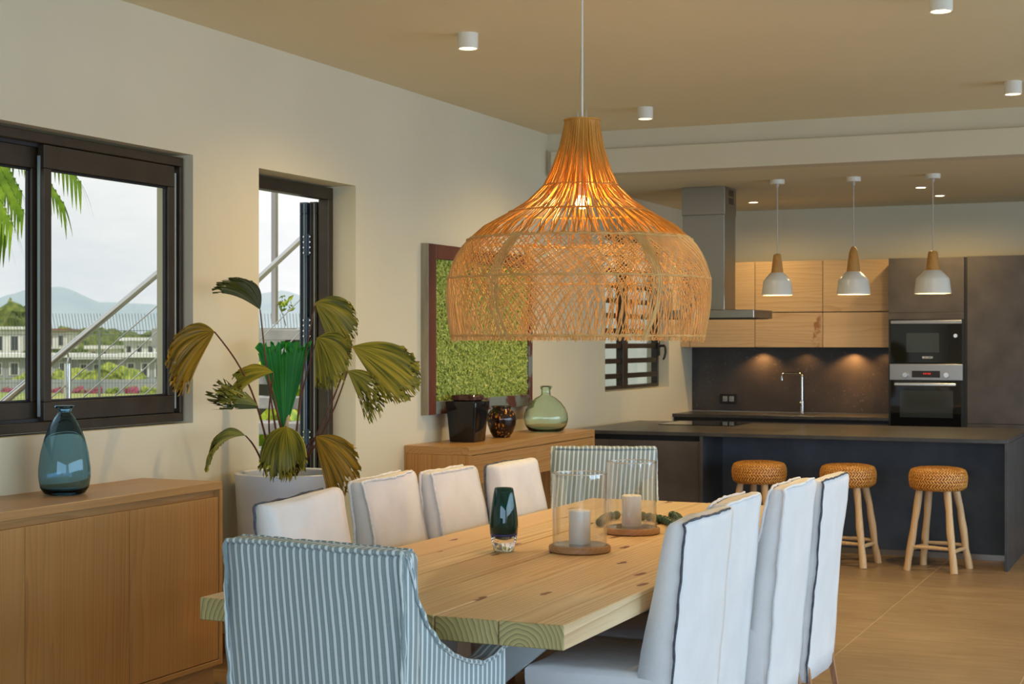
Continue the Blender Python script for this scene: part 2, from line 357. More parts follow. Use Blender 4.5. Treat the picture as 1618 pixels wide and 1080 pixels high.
def centre(o):
    """move a child's origin into its own middle, so that solid wood textures differ per piece"""
    me = o.data; c = sum((v.co for v in me.vertices), Vector()) / len(me.vertices)
    me.transform(Matrix.Translation(-c)); o.location = Vector(o.location) + c
    return o
def box(bm, x0, x1, y0, y1, z0, z1, bev=0.0, seg=1):
    vs = [bm.verts.new((x, y, z)) for x in (x0, x1) for y in (y0, y1) for z in (z0, z1)]
    fs = [(0, 1, 3, 2), (4, 6, 7, 5), (0, 4, 5, 1), (2, 3, 7, 6), (0, 2, 6, 4), (1, 5, 7, 3)]
    fs = [bm.faces.new([vs[i] for i in f]) for f in fs]
    if bev > 0:
        es = {e for f in fs for e in f.edges}
        bmesh.ops.bevel(bm, geom=list(es), offset=bev, segments=seg, affect='EDGES', profile=.5)
    return vs
def B(*a, **k):
    bm = bmesh.new(); box(bm, *a, **k); return bm
def lathe(bm, prof, seg=40, c=(0, 0, 0)):
    rings = []
    for r, z in prof:
        if r < 1e-6: rings.append([bm.verts.new((c[0], c[1], c[2] + z))])
        else: rings.append([bm.verts.new((c[0] + r * math.cos(2 * PI * i / seg), c[1] + r * math.sin(2 * PI * i / seg), c[2] + z)) for i in range(seg)])
    for a_, b_ in zip(rings, rings[1:]):
        for i in range(seg):
            j = (i + 1) % seg
            if len(a_) == 1 and len(b_) == 1: continue
            if len(a_) == 1: bm.faces.new((a_[0], b_[i], b_[j]))
            elif len(b_) == 1: bm.faces.new((a_[i], a_[j], b_[0]))
            else: bm.faces.new((a_[i], a_[j], b_[j], b_[i]))
def tube(bm, pts, r, sides=8, caps=True, ref=None):
    pts = [Vector(p) for p in pts]; n = len(pts)
    rr = r if isinstance(r, (list, tuple)) else [r] * n
    rings = []; up = None
    for i, p in enumerate(pts):
        t = (pts[min(i + 1, n - 1)] - pts[max(i - 1, 0)])
        if t.length < 1e-9: t = Vector((0, 0, 1))
        t.normalize()
        if up is None: up = t.orthogonal().normalized()
        else:
            up = up - t * up.dot(t)
            if up.length < 1e-6: up = t.orthogonal()
            up.normalize()
        s_ = t.cross(up)
        rings.append([bm.verts.new(p + (up * math.cos(2 * PI * k / sides) + s_ * math.sin(2 * PI * k / sides)) * rr[i]) for k in range(sides)])
    for a_, b_ in zip(rings, rings[1:]):
        for k in range(sides):
            j = (k + 1) % sides; bm.faces.new((a_[k], a_[j], b_[j], b_[k]))
    if caps: bm.faces.new(rings[0][::-1]); bm.faces.new(rings[-1])
def loft(bm, secs, cap=True):
    rings = [[bm.verts.new(p) for p in s_] for s_ in secs]; n = len(rings[0])
    for a_, b_ in zip(rings, rings[1:]):
        for k in range(n):
            j = (k + 1) % n; bm.faces.new((a_[k], a_[j], b_[j], b_[k]))
    if cap: bm.faces.new(rings[0][::-1]); bm.faces.new(rings[-1])
def prism(bm, poly, axis, lo, hi, bev=0.0):
    """polygon in the other two axes, extruded along axis"""
    def P3(p, t): return {'X': (t, p[0], p[1]), 'Y': (p[0], t, p[1]), 'Z': (p[0], p[1], t)}[axis]
    a_ = [bm.verts.new(P3(p, lo)) for p in poly]; b_ = [bm.verts.new(P3(p, hi)) for p in poly]; n = len(poly)
    f1 = bm.faces.new(a_[::-1]); f2 = bm.faces.new(b_)
    for i in range(n): bm.faces.new((a_[i], a_[(i + 1) % n], b_[(i + 1) % n], b_[i]))
    if bev: bmesh.ops.bevel(bm, geom=list(f1.edges) + list(f2.edges), offset=bev, segments=2, affect='EDGES')
def wall_cells(axis, lo, hi, us, zs, holes):
    """wall slab between lo and hi on axis, tiled by cells, open where a hole is; one mesh"""
    bm = bmesh.new()
    for u0, u1 in zip(us, us[1:]):
        for z0, z1 in zip(zs, zs[1:]):
            um, zm = (u0 + u1) / 2, (z0 + z1) / 2
            if any(h[0] < um < h[1] and h[2] < zm < h[3] for h in holes): continue
            if axis == 'X': box(bm, lo, hi, u0, u1, z0, z1)
            else: box(bm, u0, u1, lo, hi, z0, z1)
    bmesh.ops.remove_doubles(bm, verts=bm.verts[:], dist=1e-5)
    seen = {}
    for f_ in bm.faces[:]:
        k_ = tuple(sorted(v.index for v in f_.verts)) if False else tuple(sorted((round(v.co.x, 4), round(v.co.y, 4), round(v.co.z, 4)) for v in f_.verts))
        seen.setdefault(k_, []).append(f_)
    dead = [f_ for v in seen.values() if len(v) > 1 for f_ in v]
    bmesh.ops.delete(bm, geom=dead, context='FACES_ONLY')
    return bm
def struct(name, bm, mat, parent=None, **k): return finish(name, bm, mat, parent, kind='structure' if parent is None else None, **k)
def copy_tree(o, parent=None):
    c_ = o.copy(); col.objects.link(c_)
    if parent: c_.parent = parent
    for ch in list(o.children): copy_tree(ch, c_)
    return c_

# ------------------------------------------------------------------ room shell
WX, WT = -4.64, .22          # left wall plane and thickness
YB = 14.873                  # kitchen back wall
CZ, KZ = 3.195, 2.87         # ceiling heights
YK = 11.10                   # face of the dropped kitchen ceiling
XR, YF = 4.5, -3.0
fl = thing('floor', None, None, kind='structure')
finish('grout', B(WX, XR, YF, YB, -.05, -.0012), 'grout', fl)
gx = [WX] + [x for x in [-1.742 + .94 * k for k in range(-4, 8)] if WX + .1 < x < XR - .05] + [XR]
gy = [YF] + [y for y in [8.16 + 1.75 * k for k in range(-8, 5)] if YF + .1 < y < YB - .05] + [YB]
tm = None
for i, (x0, x1) in enumerate(zip(gx, gx[1:])):
    for j, (y0, y1) in enumerate(zip(gy, gy[1:])):
        g = .0022
        bm = bmesh.new(); box(bm, x0 + g, x1 - g, y0 + g, y1 - g, -.012, 0.0, bev=.0008)
        centre(finish('tile', bm, 'tile', fl))
struct('ceiling', B(WX - WT, XR + 3.2, YF - .3, YK + .06, CZ, CZ + .3), 'ceil')  # runs on past the right wall: unseen overhang added to keep sun out
# upright band and dropped ceiling over the kitchen
struct('wall_upper', B(WX, XR, YK + .06, YK + .2, KZ + .01, CZ + .3), 'paint')
struct('ceiling_kitchen', B(WX, XR + 3.2, YK + .2, YB, KZ, KZ + .3), 'ceil')  # same added overhang past the right wall, shading the open side
struct('trim_1', B(WX + .05, XR, YK, YK + .2, KZ - .002, 3.052, bev=.003), 'paint')
# left wall with its three openings
W1 = (4.35, 6.542, 1.196, 2.535); W2 = (7.138, 8.183, 0.0, 2.53); W3 = (12.42, 14.137, 1.178, 2.53)
us = sorted({YF - .2, YB + .2, W1[0], W1[1], W2[0], W2[1], W3[0], W3[1]}); zs = sorted({-.05, 0.0, 1.196, 1.178, 2.53, 2.535, CZ})
wl = struct('wall_left', wall_cells('X', WX - WT, WX, us, zs, [W1, W2, W3]), 'paint')
struct('wall_back', B(WX - WT, XR + .2, YB, YB + .2, -.05, CZ + .3), 'paint')
# the two daylight sides of the room: piers and lintel only, open veranda glazing between
rb = wall_cells('X', XR, XR + .2, [YF, YF + .4, 1.6, 2.0, 6.0, 6.4, 10.6, 11.4, YB], [-.05, 2.6, CZ], [(YF + .4, 1.6, -.1, 2.6), (2.0, 6.0, -.1, 2.6), (6.4, 10.6, -.1, 2.6), (11.4, YB, -.1, 2.6)])
struct('wall_right', rb, 'paint')
fb = wall_cells('Y', YF - .2, YF, [WX, WX + .6, -.3, .1, XR], [-.05, 2.6, CZ], [(WX + .6, -.3, -.1, 2.6), (.1, XR, -.1, 2.6)])
struct('wall_front', fb, 'paint')
bm = bmesh.new()
for y0, y1 in ((YF, W2[0]), (W2[1], YB)): box(bm, WX, WX + .012, y0, y1, 0.0, .10, bev=.002)
struct('baseboard_left', bm, 'skirt')

# window 1: two sliding sashes in a bronze frame
w1 = thing('window_1', None, None, kind='structure', loc=(-4.74, 5.5, 1.2))
def bars(bm, x0, x1, y0, y1, z0, z1, t, tb=None, bev=.003):
    tb = tb or t
    box(bm, x0, x1, y0, y1, z1 - t, z1, bev=bev); box(bm, x0, x1, y0, y1, z0, z0 + tb, bev=bev)
    box(bm, x0, x1, y0, y0 + t, z0 + tb, z1 - t, bev=bev); box(bm, x0, x1, y1 - t, y1, z0 + tb, z1 - t, bev=bev)
bm = bmesh.new(); box(bm, -4.795, -4.686, 4.37, 6.525, 2.475, 2.52, bev=.003); box(bm, -4.795, -4.686, 4.37, 6.525, 1.205, 1.247, bev=.003)
for y0, y1 in ((4.37, 4.40), (6.497, 6.525)): box(bm, -4.795, -4.686, y0, y1, 1.247, 2.475, bev=.003)
finish('window_frame', bm, 'bronze', w1)
bm = bmesh.new(); box(bm, -4.795, -4.725, 4.42, 6.50, 1.247, 1.262); box(bm, -4.795, -4.725, 4.42, 6.50, 2.46, 2.475); finish('track', bm, 'seal', w1)
def sash(x, y0, y1, sl, sr, edge=True):
    bm = bmesh.new(); z0, z1 = 1.25, 2.473
    box(bm, x - .018, x + .018, y0, y1, z1 - .105, z1, bev=.003); box(bm, x - .018, x + .018, y0, y1, z0, z0 + .085, bev=.003)
    box(bm, x - .020, x + .020, y0, y0 + sl, z0 + .085, z1 - .105, bev=.003); box(bm, x - .018, x + .018, y1 - sr, y1, z0 + .085, z1 - .105, bev=.003)
    s_ = finish('sash', bm, 'bronze', w1)
    bm = bmesh.new(); bars(bm, x - .012, x + .004, y0 + sl, y1 - sr, z0 + .085, z1 - .105, .010)
    finish('gasket', bm, 'seal', s_)
    finish('pane', B(x - .006, x, y0 + sl + .008, y1 - sr - .008, z0 + .093, z1 - .113), 'pane', s_)
    if edge:
        finish('pale_side_strip', B(x - .017, x - .003, y0 - .004, y0, z0 + .02, z1 - .05), 'greystrip', s_)  # pale strip paints the stile side as if lit from outside
    return s_
sash(-4.712, 5.505, 6.462, .048, .05); sash(-4.765, 4.42, 5.535, .06, .05)
finish('pale_side_strip', B(-4.74, -4.70, 6.472, 6.484, 1.27, 2.44), 'greystrip', w1)
# window 3: small bronze window with louvre bars
w2 = thing('window_2', None, None, kind='structure', loc=(-4.77, 13.27, 1.2))
bm = bmesh.new(); bars(bm, -4.80, -4.735, 12.43, 14.12, 1.185, 2.52, .035, .03); finish('window_frame', bm, 'bronze', w2)
finish('mullion', B(-4.79, -4.725, 13.10, 13.23, 1.21, 2.49, bev=.002), 'bronze', w2)
zz = 1.30
while zz < 2.45:
    for y0, y1 in ((12.46, 13.10), (13.23, 14.08)):
        centre(finish('slat', B(-4.785, -4.74, y0, y1, zz - .022, zz + .022, bev=.002), 'bronze', w2))
    zz += .1325
finish('pane', B(-4.80, -4.796, 12.46, 14.08, 1.21, 2.49), 'pane', w2)
bm = bmesh.new(); box(bm, -4.735, -4.715, 14.06, 14.10, 1.47, 1.62, bev=.004)
tube(bm, [(-4.72, 14.08, 1.56), (-4.69, 14.08, 1.565), (-4.665, 14.075, 1.565), (-4.65, 14.06, 1.55), (-4.645, 14.05, 1.50), (-4.655, 14.04, 1.45), (-4.665, 14.035, 1.435)], [.012, .012, .012, .011, .011, .010, .008], 8)
finish('handle', bm, 'black', w2, smooth=True, label='black curved window handle')
# door: folding leaves stacked open against the outside
d1 = thing('door_1', None, None, kind='structure', loc=(-4.82, 7.66, 0))
bm = bmesh.new()
for a_ in ((7.145, 8.175, 2.45, 2.52), ): box(bm, -4.86, -4.79, a_[0], a_[1], a_[2], a_[3], bev=.003)
box(bm, -4.86, -4.79, 8.12, 8.175, 0, 2.45, bev=.003); box(bm, -4.86, -4.79, 7.145, 7.20, 0, 2.45, bev=.003); box(bm, -4.86, -4.79, 7.2, 8.12, 0.0, .015)
finish('door_frame', bm, 'bronze', d1)
for k, x in enumerate((-4.905, -4.975)):
    bm = bmesh.new(); bars(bm, x - .025, x + .025, 8.135, 8.62, .02, 2.44, .07, bev=.003)
    lf = finish('door_leaf', bm, 'bluealu' if k else 'bronze', d1)
    finish('pane', B(x - .004, x + .004, 8.20, 8.555, .09, 2.37), 'pane', lf)
    for q in (.008, -.012): finish('gasket', B(x + q, x + q + .005, 8.129, 8.135, .03, 2.43), 'greystrip' if q > 0 else 'seal', lf)
for z0 in (.28, .95, 1.62, 2.12):
    bm = bmesh.new(); box(bm, -4.957, -4.925, 8.125, 8.134, z0, z0 + .125)
    tube(bm, [(-4.940, 8.122, z0), (-4.940, 8.122, z0 + .128)], .006, 8)
    h_ = finish('hinge', bm, 'bluealu', d1)
    for x in (-4.962, -4.918):
        bm = bmesh.new()
        for q in range(4): lathe(bm, [(0, 0), (.006, 0), (.006, .006), (0, .006)], 8, (0, 0, 0))
        bm.free(); bm = bmesh.new()
        for q in range(4): tube(bm, [(x, 8.126, z0 + .015 + q * .032), (x, 8.118, z0 + .015 + q * .032)], .0055, 8)
        finish('screws', bm, 'inox', h_)

# ------------------------------------------------------------------ kitchen
YC = 14.233                                                  # front of base and tall units
XO0, XO1 = -2.612, -1.955                                    # oven column
sp_ = finish('backsplash', B(WX + .001, XO0 - .002, YB - .014, YB - .001, .93, 1.546), 'granite', label='dark speckled stone backsplash behind the tap, under the pale oak cabinets', cat='backsplash')
def cab_things():
    # wall cabinets, three columns of two doors, and a filler strip
    cols = [(-4.545, -3.905, 'left'), (-3.905, -3.262, 'mid'), (-3.262, -2.618, 'right')]
    labs = ['pale oak wall cabinet beside the chimney hood, leftmost full-width column of the three', 'pale oak wall cabinet behind the leftmost white pendant, middle column of three', 'pale oak wall cabinet touching the dark oven column']
    yf = 14.487
    for (x0, x1, _), lb in zip(cols, labs):
        t = thing('wall_cabinet', lb, 'cabinet', ((x0 + x1) / 2, yf + .19, 1.549), group='pale oak wall cabinets over the backsplash')
        finish('body', B(x0 + .001, x1 - .001, yf + .02, YB - .002, 1.549, 2.352), 'gapshade', t)
        for z0, z1 in ((1.551, 1.8725), (1.8815, 2.355)):
            centre(finish('door', B(x0 + .003, x1 - .003, yf, yf + .019, z0, z1, bev=.001), 'oakcab', t))
    centre(finish('filler_panel', B(WX + .002, -4.548, yf + .001, YB - .002, 1.551, 2.353), 'oakcab', label='narrow pale oak filler strip between the wall and the cabinets', cat='panel'))
cab_things()
for x, e_ in ((-3.05, 26), (-3.92, 14), (-3.5, 4), (-2.75, 4)):
    light('cabinet_light', 'SPOT', (x, 14.76, 1.543), e_, (1, .50, .16), size=.02, cone=R(130))
# back worktop and base run
finish('back_worktop', B(WX + .001, XO0 - .002, YC, YB - .015, .892, .922, bev=.002), 'stone', label='dark stone back worktop carrying the tap and the sink', cat='worktop')
t = thing('base_cabinet', 'dark base cabinet run under the back worktop, hidden behind the island', 'cabinet', (-3.6, 14.5, 0))
finish('body', B(WX + .001, XO0 - .002, YC + .05, YB - .002, 0, .891), 'black', t)
for x0, x1 in ((-4.63, -3.96), (-3.96, -3.29), (-3.29, -2.616)):
    finish('door', B(x0 + .002, x1 - .002, YC + .02, YC + .045, .10, .86, bev=.001), 'ceramic', t)
t = thing('sink', 'dark flush sink in the back worktop below the tap', 'sink', (-3.55, 14.52, .922))
bm = bmesh.new(); bars(bm, 0, 0, 0, 0, 0, 0, 0) if False else None
box(bm, -3.80, -3.30, 14.36, 14.37, .9225, .925); box(bm, -3.80, -3.30, 14.70, 14.71, .9225, .925); box(bm, -3.80, -3.79, 14.37, 14.70, .9225, .925); box(bm, -3.31, -3.30, 14.37, 14.70, .9225, .925)
finish('rim', bm, 'steel', t); finish('basin', B(-3.79, -3.31, 14.37, 14.70, .9222, .9232), 'black', t)
t = thing('kitchen_tap', 'tall square-necked steel kitchen tap in front of the speckled backsplash', 'tap', (-3.515, 14.74, .922))
tp = [(-3.515, 14.74, .99), (-3.515, 14.74, 1.27)] + [(-3.515 - .03 * (1 - math.cos(q)), 14.74, 1.27 + .03 * math.sin(q)) for q in (.5, 1.0, PI / 2)] + [(-3.68, 14.74, 1.30)] + [(-3.68 - .03 * math.sin(q), 14.74, 1.27 + .03 * math.cos(q)) for q in (.5, 1.0, PI / 2)] + [(-3.71, 14.74, 1.235)]
bm = bmesh.new(); tube(bm, tp, .0115, 12); finish('spout', bm, 'inox', t, smooth=True)
bm = bmesh.new(); lathe(bm, [(0, 0), (.026, 0), (.026, .012), (.019, .018), (.019, .12), (.013, .125), (0, .125)], 20, (-3.515, 14.74, .922)); finish('base', bm, 'inox', t, smooth=True)
bm = bmesh.new(); tube(bm, [(-3.515, 14.735, 1.0), (-3.515, 14.70, 1.005), (-3.515, 14.66, 1.03)], .008, 8); finish('lever', bm, 'inox', t, smooth=True)
t = thing('wall_socket', 'black double power socket on the backsplash left of the tap', 'socket', (-4.267, 14.85, 1.045))
finish('plate', B(-4.352, -4.183, 14.846, 14.858, 1.0, 1.093, bev=.003), 'black', t)
for x in (-4.30, -4.235):
    fc = finish('outlet', B(x - .023, x + .023, 14.842, 14.846, 1.022, 1.072, bev=.002), plain('outlet_grey', (.32, .34, .34), .5), t)
    bm = bmesh.new()
    for dx, dz in ((-.009, -.008), (.009, -.008), (0, .011)): box(bm, x + dx - .003, x + dx + .003, 14.840, 14.842, 1.047 + dz - .004, 1.047 + dz + .004)
    finish('slots', bm, 'black', fc)
# oven column
t = thing('oven_housing', 'dark ceramic tall housing around the microwave and the oven', 'cabinet', (-2.28, 14.55, 0))
bm = bmesh.new(); box(bm, XO0, XO0 + .018, YC + .002, YB - .002, 0, 2.348); box(bm, XO1 - .018, XO1, YC + .002, YB - .002, 0, 2.348)
box(bm, XO0 + .018, XO1 - .018, YC + .02, YB - .002, 1.80, 2.348); box(bm, XO0 + .018, XO1 - .018, YC + .02, YB - .002, 0, .80); box(bm, XO0 + .018, XO1 - .018, YB - .05, YB - .002, .8, 1.8)
finish('body', bm, 'black', t)
finish('door', B(XO0 + .001, XO1 - .001, YC, YC + .019, 1.862, 2.346, bev=.001), 'ceramic', t)
finish('flap', B(XO0 + .001, XO1 - .001, YC, YC + .019, 1.800, 1.859, bev=.001), 'ceramic', t)
finish('drawer', B(XO0 + .001, XO1 - .001, YC, YC + .019, .10, .80, bev=.001), 'ceramic', t)
finish('side_gap', B(XO1 + .001, -1.931, YC + .01, YB - .002, 0, 2.348), 'black', t)
def text(s, size, mat, loc, parent, name='lettering', rot=(PI / 2, 0, 0), space=1.0):
    cu = bpy.data.curves.new(name, 'FONT'); cu.body = s; cu.size = size; cu.extrude = .0006; cu.align_x = 'CENTER'; cu.align_y = 'CENTER'; cu.space_character = space; cu.offset = size * .02
    tmp = bpy.data.objects.new('tmp', cu); col.objects.link(tmp)
    bpy.context.view_layer.update()
    me = bpy.data.meshes.new_from_object(tmp.evaluated_get(bpy.context.evaluated_depsgraph_get()))
    bpy.data.objects.remove(tmp); me.materials.clear(); me.materials.append(M[mat]); me.name = name
    me.transform(WM[parent].inverted() @ Matrix.Translation(Vector(loc)) @ Matrix.Rotation(rot[2], 4, 'Z') @ Matrix.Rotation(rot[0], 4, 'X'))
    o = bpy.data.objects.new(name, me); col.objects.link(o); o.parent = parent; WM[o] = WM[parent]
    return o
t = thing('microwave', 'built-in black glass microwave above the oven', 'microwave', (-2.28, 14.5, 1.415))
x0, x1 = XO0 + .02, XO1 - .02
finish('body', B(x0, x1, YC + .006, YB - .06, 1.415, 1.79), 'black', t)
finish('door', B(x0, -2.10, YC - .004, YC + .006, 1.418, 1.760, bev=.001), 'blackglass', t)
finish('control_panel', B(-2.097, x1, YC - .004, YC + .006, 1.418, 1.760, bev=.001), 'blackglass', t)
finish('trim_strip', B(x0, x1, YC - .008, YC + .006, 1.762, 1.792, bev=.002), 'steel', t, label='steel strip along the top')
finish('window', B(-2.455, -2.17, YC - .006, YC - .004, 1.508, 1.68), 'ovenwin', t)
bm = bmesh.new(); tube(bm, [(-2.027, YC - .004, 1.655), (-2.027, YC - .022, 1.655)], .017, 20); finish('dial', bm, 'knobsteel', t, smooth=True)
text('BOSCH', .026, 'logo', (-2.27, YC - .0048, 1.462), t, space=1.1)
t = thing('oven', 'built-in oven with steel control strip and bar handle', 'oven', (-2.28, 14.5, .82))
finish('body', B(x0, x1, YC + .006, YB - .06, .82, 1.41), 'black', t)
finish('control_panel', B(x0 - .008, x1 + .008, YC - .012, YC + .006, 1.262, 1.404, bev=.002), 'steel', t, label='brushed steel control strip')
finish('display', B(-2.405, -2.16, YC - .014, YC - .012, 1.285, 1.345), 'black', t)
bm = bmesh.new()
for x in (-2.30, -2.283, -2.264, -2.247): box(bm, x - .004, x + .004, YC - .0155, YC - .014, 1.313, 1.326)
finish('clock_digits', bm, 'red', t)
for x in (-2.461, -2.104):
    bm = bmesh.new(); tube(bm, [(x, YC - .012, 1.308), (x, YC - .03, 1.308), (x, YC - .042, 1.308)], [.026, .026, .022], 24); finish('knob', bm, 'knobsteel', t, smooth=True)
finish('door', B(x0, x1, YC - .010, YC + .006, .832, 1.257, bev=.002), 'blackglass', t)
finish('window', B(-2.51, -2.05, YC - .012, YC - .010, .93, 1.17), 'ovenwin', t)
bm = bmesh.new(); box(bm, -2.553, -2.022, YC - .052, YC - .036, 1.213, 1.237, bev=.004); box(bm, -2.53, -2.51, YC - .036, YC - .010, 1.217, 1.233); box(bm, -2.065, -2.045, YC - .036, YC - .010, 1.217, 1.233)
finish('handle', bm, 'knobsteel', t, label='straight steel bar handle')
# tall fridge units
for k, (x0, x1, lb) in enumerate(((-1.930, -1.25, 'tall dark ceramic unit to the right of the oven'), (-1.247, -.60, 'tall dark ceramic unit at the far right end of the back run'))):
    t = thing('tall_cabinet', lb, 'cabinet', ((x0 + x1) / 2, 14.55, 0), group='tall dark kitchen units')
    finish('body', B(x0, x1, YC + .02, YB - .002, 0, 2.35), 'black', t)
    finish('door', B(x0 + .001, x1 - .001, YC, YC + .019, .885, 2.352, bev=.001), 'ceramic', t)
    finish('door', B(x0 + .001, x1 - .001, YC, YC + .019, .10, .88, bev=.001), 'ceramic', t)
# island
IY0, IY1, IX0, IX1 = 11.407, 12.975, -4.535, -1.272
t = thing('island_worktop', 'long dark stone island worktop with a slab end leg at the right', 'worktop', (-2.9, 12.2, .887))
finish('top', B(IX0, IX1, IY0, IY1, .889, .917, bev=.002), 'stone', t)
finish('end_leg', B(IX1 - .022, IX1, IY0, IY1, 0.0, .8885, bev=.001), 'stoneedge', t, label='stone slab leg at the right end')
t = thing('island_unit', 'dark island base with cupboard doors at its left end', 'cabinet', (-3.0, 12.2, 0))
bm = bmesh.new(); box(bm, IX0 + .02, -3.505, IY0 + .045, IY1 - .03, .0, .845); box(bm, IX0 + .02, -3.505, IY0 + .08, IY1 - .05, .845, .8885)
box(bm, -3.505, IX1 - .024, 11.955, IY1 - .03, .04, .8885); finish('body', bm, 'black', t)
finish('fin_panel', B(-3.503, -3.478, IY0 + .004, 11.955, 0, .8885), 'stoneedge', t)
finish('back_panel', B(-3.478, IX1 - .024, 11.935, 11.954, .045, .8885), 'ceramicb', t, label='blue-grey panel behind the stools')
finish('plinth', B(-3.478, IX1 - .024, 11.940, 11.954, 0.0, .042), 'steel', t, label='metal plinth strip')
for x0, x1 in ((IX0 + .02, -4.24), (-4.24, -3.967), (-3.967, -3.507)):
    finish('door', B(x0 + .0015, x1 - .0015, IY0 + .025, IY0 + .044, .10, .848, bev=.001), 'ceramic', t)
finish('hob', B(-4.15, -3.515, 12.36, 13.0 - .06, .9175, .923, bev=.001), 'blackglass', label='black glass hob set in the island worktop under the hood', cat='hob')
# hood
t = thing('range_hood', 'stainless steel island hood with a square chimney', 'hood', (-3.78, 12.6, 1.8))
finish('chimney', B(-3.955, -3.600, 12.405, 12.735, 1.862, 2.64, bev=.002), 'steel', t)
ch = finish('chimney_sleeve', B(-3.960, -3.595, 12.40, 12.74, 2.64, KZ - .001, bev=.002), 'steel', t)
for z0 in (2.735, 2.80):
    bm = bmesh.new()
    for q in range(5): box(bm, -3.5955, -3.5935, 12.52, 12.66, z0 + q * .0105, z0 + q * .0105 + .007)
    finish('vent_slots', bm, 'black', t)
finish('canopy', B(-4.215, -3.345, 12.37, 12.96, 1.795, 1.862, bev=.003), 'steel', t)
finish('filter', B(-4.19, -3.37, 12.395, 12.935, 1.790, 1.7955), 'seal', t)

# ------------------------------------------------------------------ lights of the house
def downlight(x, y, lb):
    t = thing('ceiling_light', lb, 'light', (x, y, CZ), group='white cylinder ceiling spotlights')
    bm = bmesh.new(); lathe(bm, [(.046, -.062), (.046, -.078), (.053, -.080), (.053, 0), (0, 0)], 32, (x, y, CZ)); finish('housing', bm, 'white', t, smooth=True)
    bm = bmesh.new(); lathe(bm, [(0, -.064), (.046, -.064)], 32, (x, y, CZ)); finish('lamp', bm, 'warmdiff', t)
    light('downlight', 'SPOT', (x, y, CZ - .085), 105, WARM, size=.04, cone=R(155), blend=1.0)
downlight(-3.50, 7.345, 'white cylinder ceiling spotlight nearest the left wall, left of the pendant cable')
downlight(-3.50, 10.15, 'white cylinder ceiling spotlight right of the rattan shade top, close to the kitchen')
downlight(-1.09, 10.05, 'white cylinder ceiling spotlight at the right edge of the photo, above the pendants')
downlight(-1.12, 7.40, 'white cylinder ceiling spotlight cut by the top edge of the photo')
for (x, y), lb in zip(((-3.77, 13.93), (-2.152, 13.15), (-2.122, 13.95)), ('small recessed kitchen spotlight beside the hood chimney', 'front one of two recessed spotlights beside the rightmost pendant cable', 'rear one of two recessed spotlights, right of the rightmost pendant cable')):
    t = thing('recessed_spotlight', lb, 'light', (x, y, KZ), group='recessed kitchen spotlights')
    bm = bmesh.new(); lathe(bm, [(.040, -.001), (.040, -.006), (.048, -.006), (.050, 0)], 28, (x, y, KZ)); finish('ring', bm, 'white', t, smooth=True)
    bm = bmesh.new(); lathe(bm, [(0, -.0045), (.040, -.0045)], 28, (x, y, KZ)); finish('lamp', bm, 'warmdiff', t)
    light('kitchen_spot', 'SPOT', (x, y, KZ - .02), 70, WARM, size=.05, cone=R(172), blend=1.0)
def pendant(x, y, zb, r, woodtop, lb):
    t = thing('pendant_light', lb, 'light', (x, y, KZ), group='white and wood pendants over the island')
    k = r / .13
    bm = bmesh.new(); lathe(bm, [(0, 0), (.056, 0), (.056, -.034), (0, -.034)], 32, (x, y, KZ)); finish('ceiling_rose', bm, 'white', t, smooth=True)
    sh = [(.050 * k, .178), (.060 * k, .174), (.113 * k, .118), (.117 * k, .108), (.130 * k, .004), (.130 * k, 0), (.124 * k, 0), (.112 * k, .106), (.108 * k, .114), (.055 * k, .168), (.045 * k, .172)]
    bm = bmesh.new(); lathe(bm, sh, 40, (x, y, zb)); finish('shade', bm, 'pendwhite', t, smooth=True)
    z1 = zb + .174
    wd = [(0, 0), (.052 * k, 0), (.050 * k, .012), (.042 * k, .07), (.034 * k, .13), (.030 * k, .145), (.022 * k, .15), (0, .15)] if not woodtop else [(0, 0), (.054 * k, 0), (.052 * k, .012), (.042 * k, .09), (.034 * k, .15), (.024 * k, .18), (.010, .197), (0, .198)]
    bm = bmesh.new(); lathe(bm, wd, 32, (x, y, z1)); finish('wooden_cap', bm, 'lampwood', t, smooth=True)
    zt = z1 + (.15 if not woodtop else .198)
    bm = bmesh.new(); tube(bm, [(x, y, zt), (x, y, KZ - .05)], .0045, 8); tube(bm, [(x, y, KZ - .06), (x, y, KZ - .034)], .012, 10); finish('cable', bm, 'cord', t)
    bm = bmesh.new(); bmesh.ops.create_uvsphere(bm, u_segments=16, v_segments=10, radius=.032, matrix=Matrix.Translation((x, y, zb + .07))); finish('bulb', bm, 'bulb', t, smooth='full')
    light('pendant_glow', 'POINT', (x, y, zb + .03), 5, WARM, size=.03)
pendant(-3.085, 12.11, 1.966, .121, False, 'white pendant with short wooden cap nearest the hood')
pendant(-2.497, 12.15, 1.966, .129, True, 'white pendant with tall pointed wooden cap, middle of the three')
pendant(-1.902, 12.17, 1.966, .137, False, 'white pendant with wooden cap in front of the dark oven column')

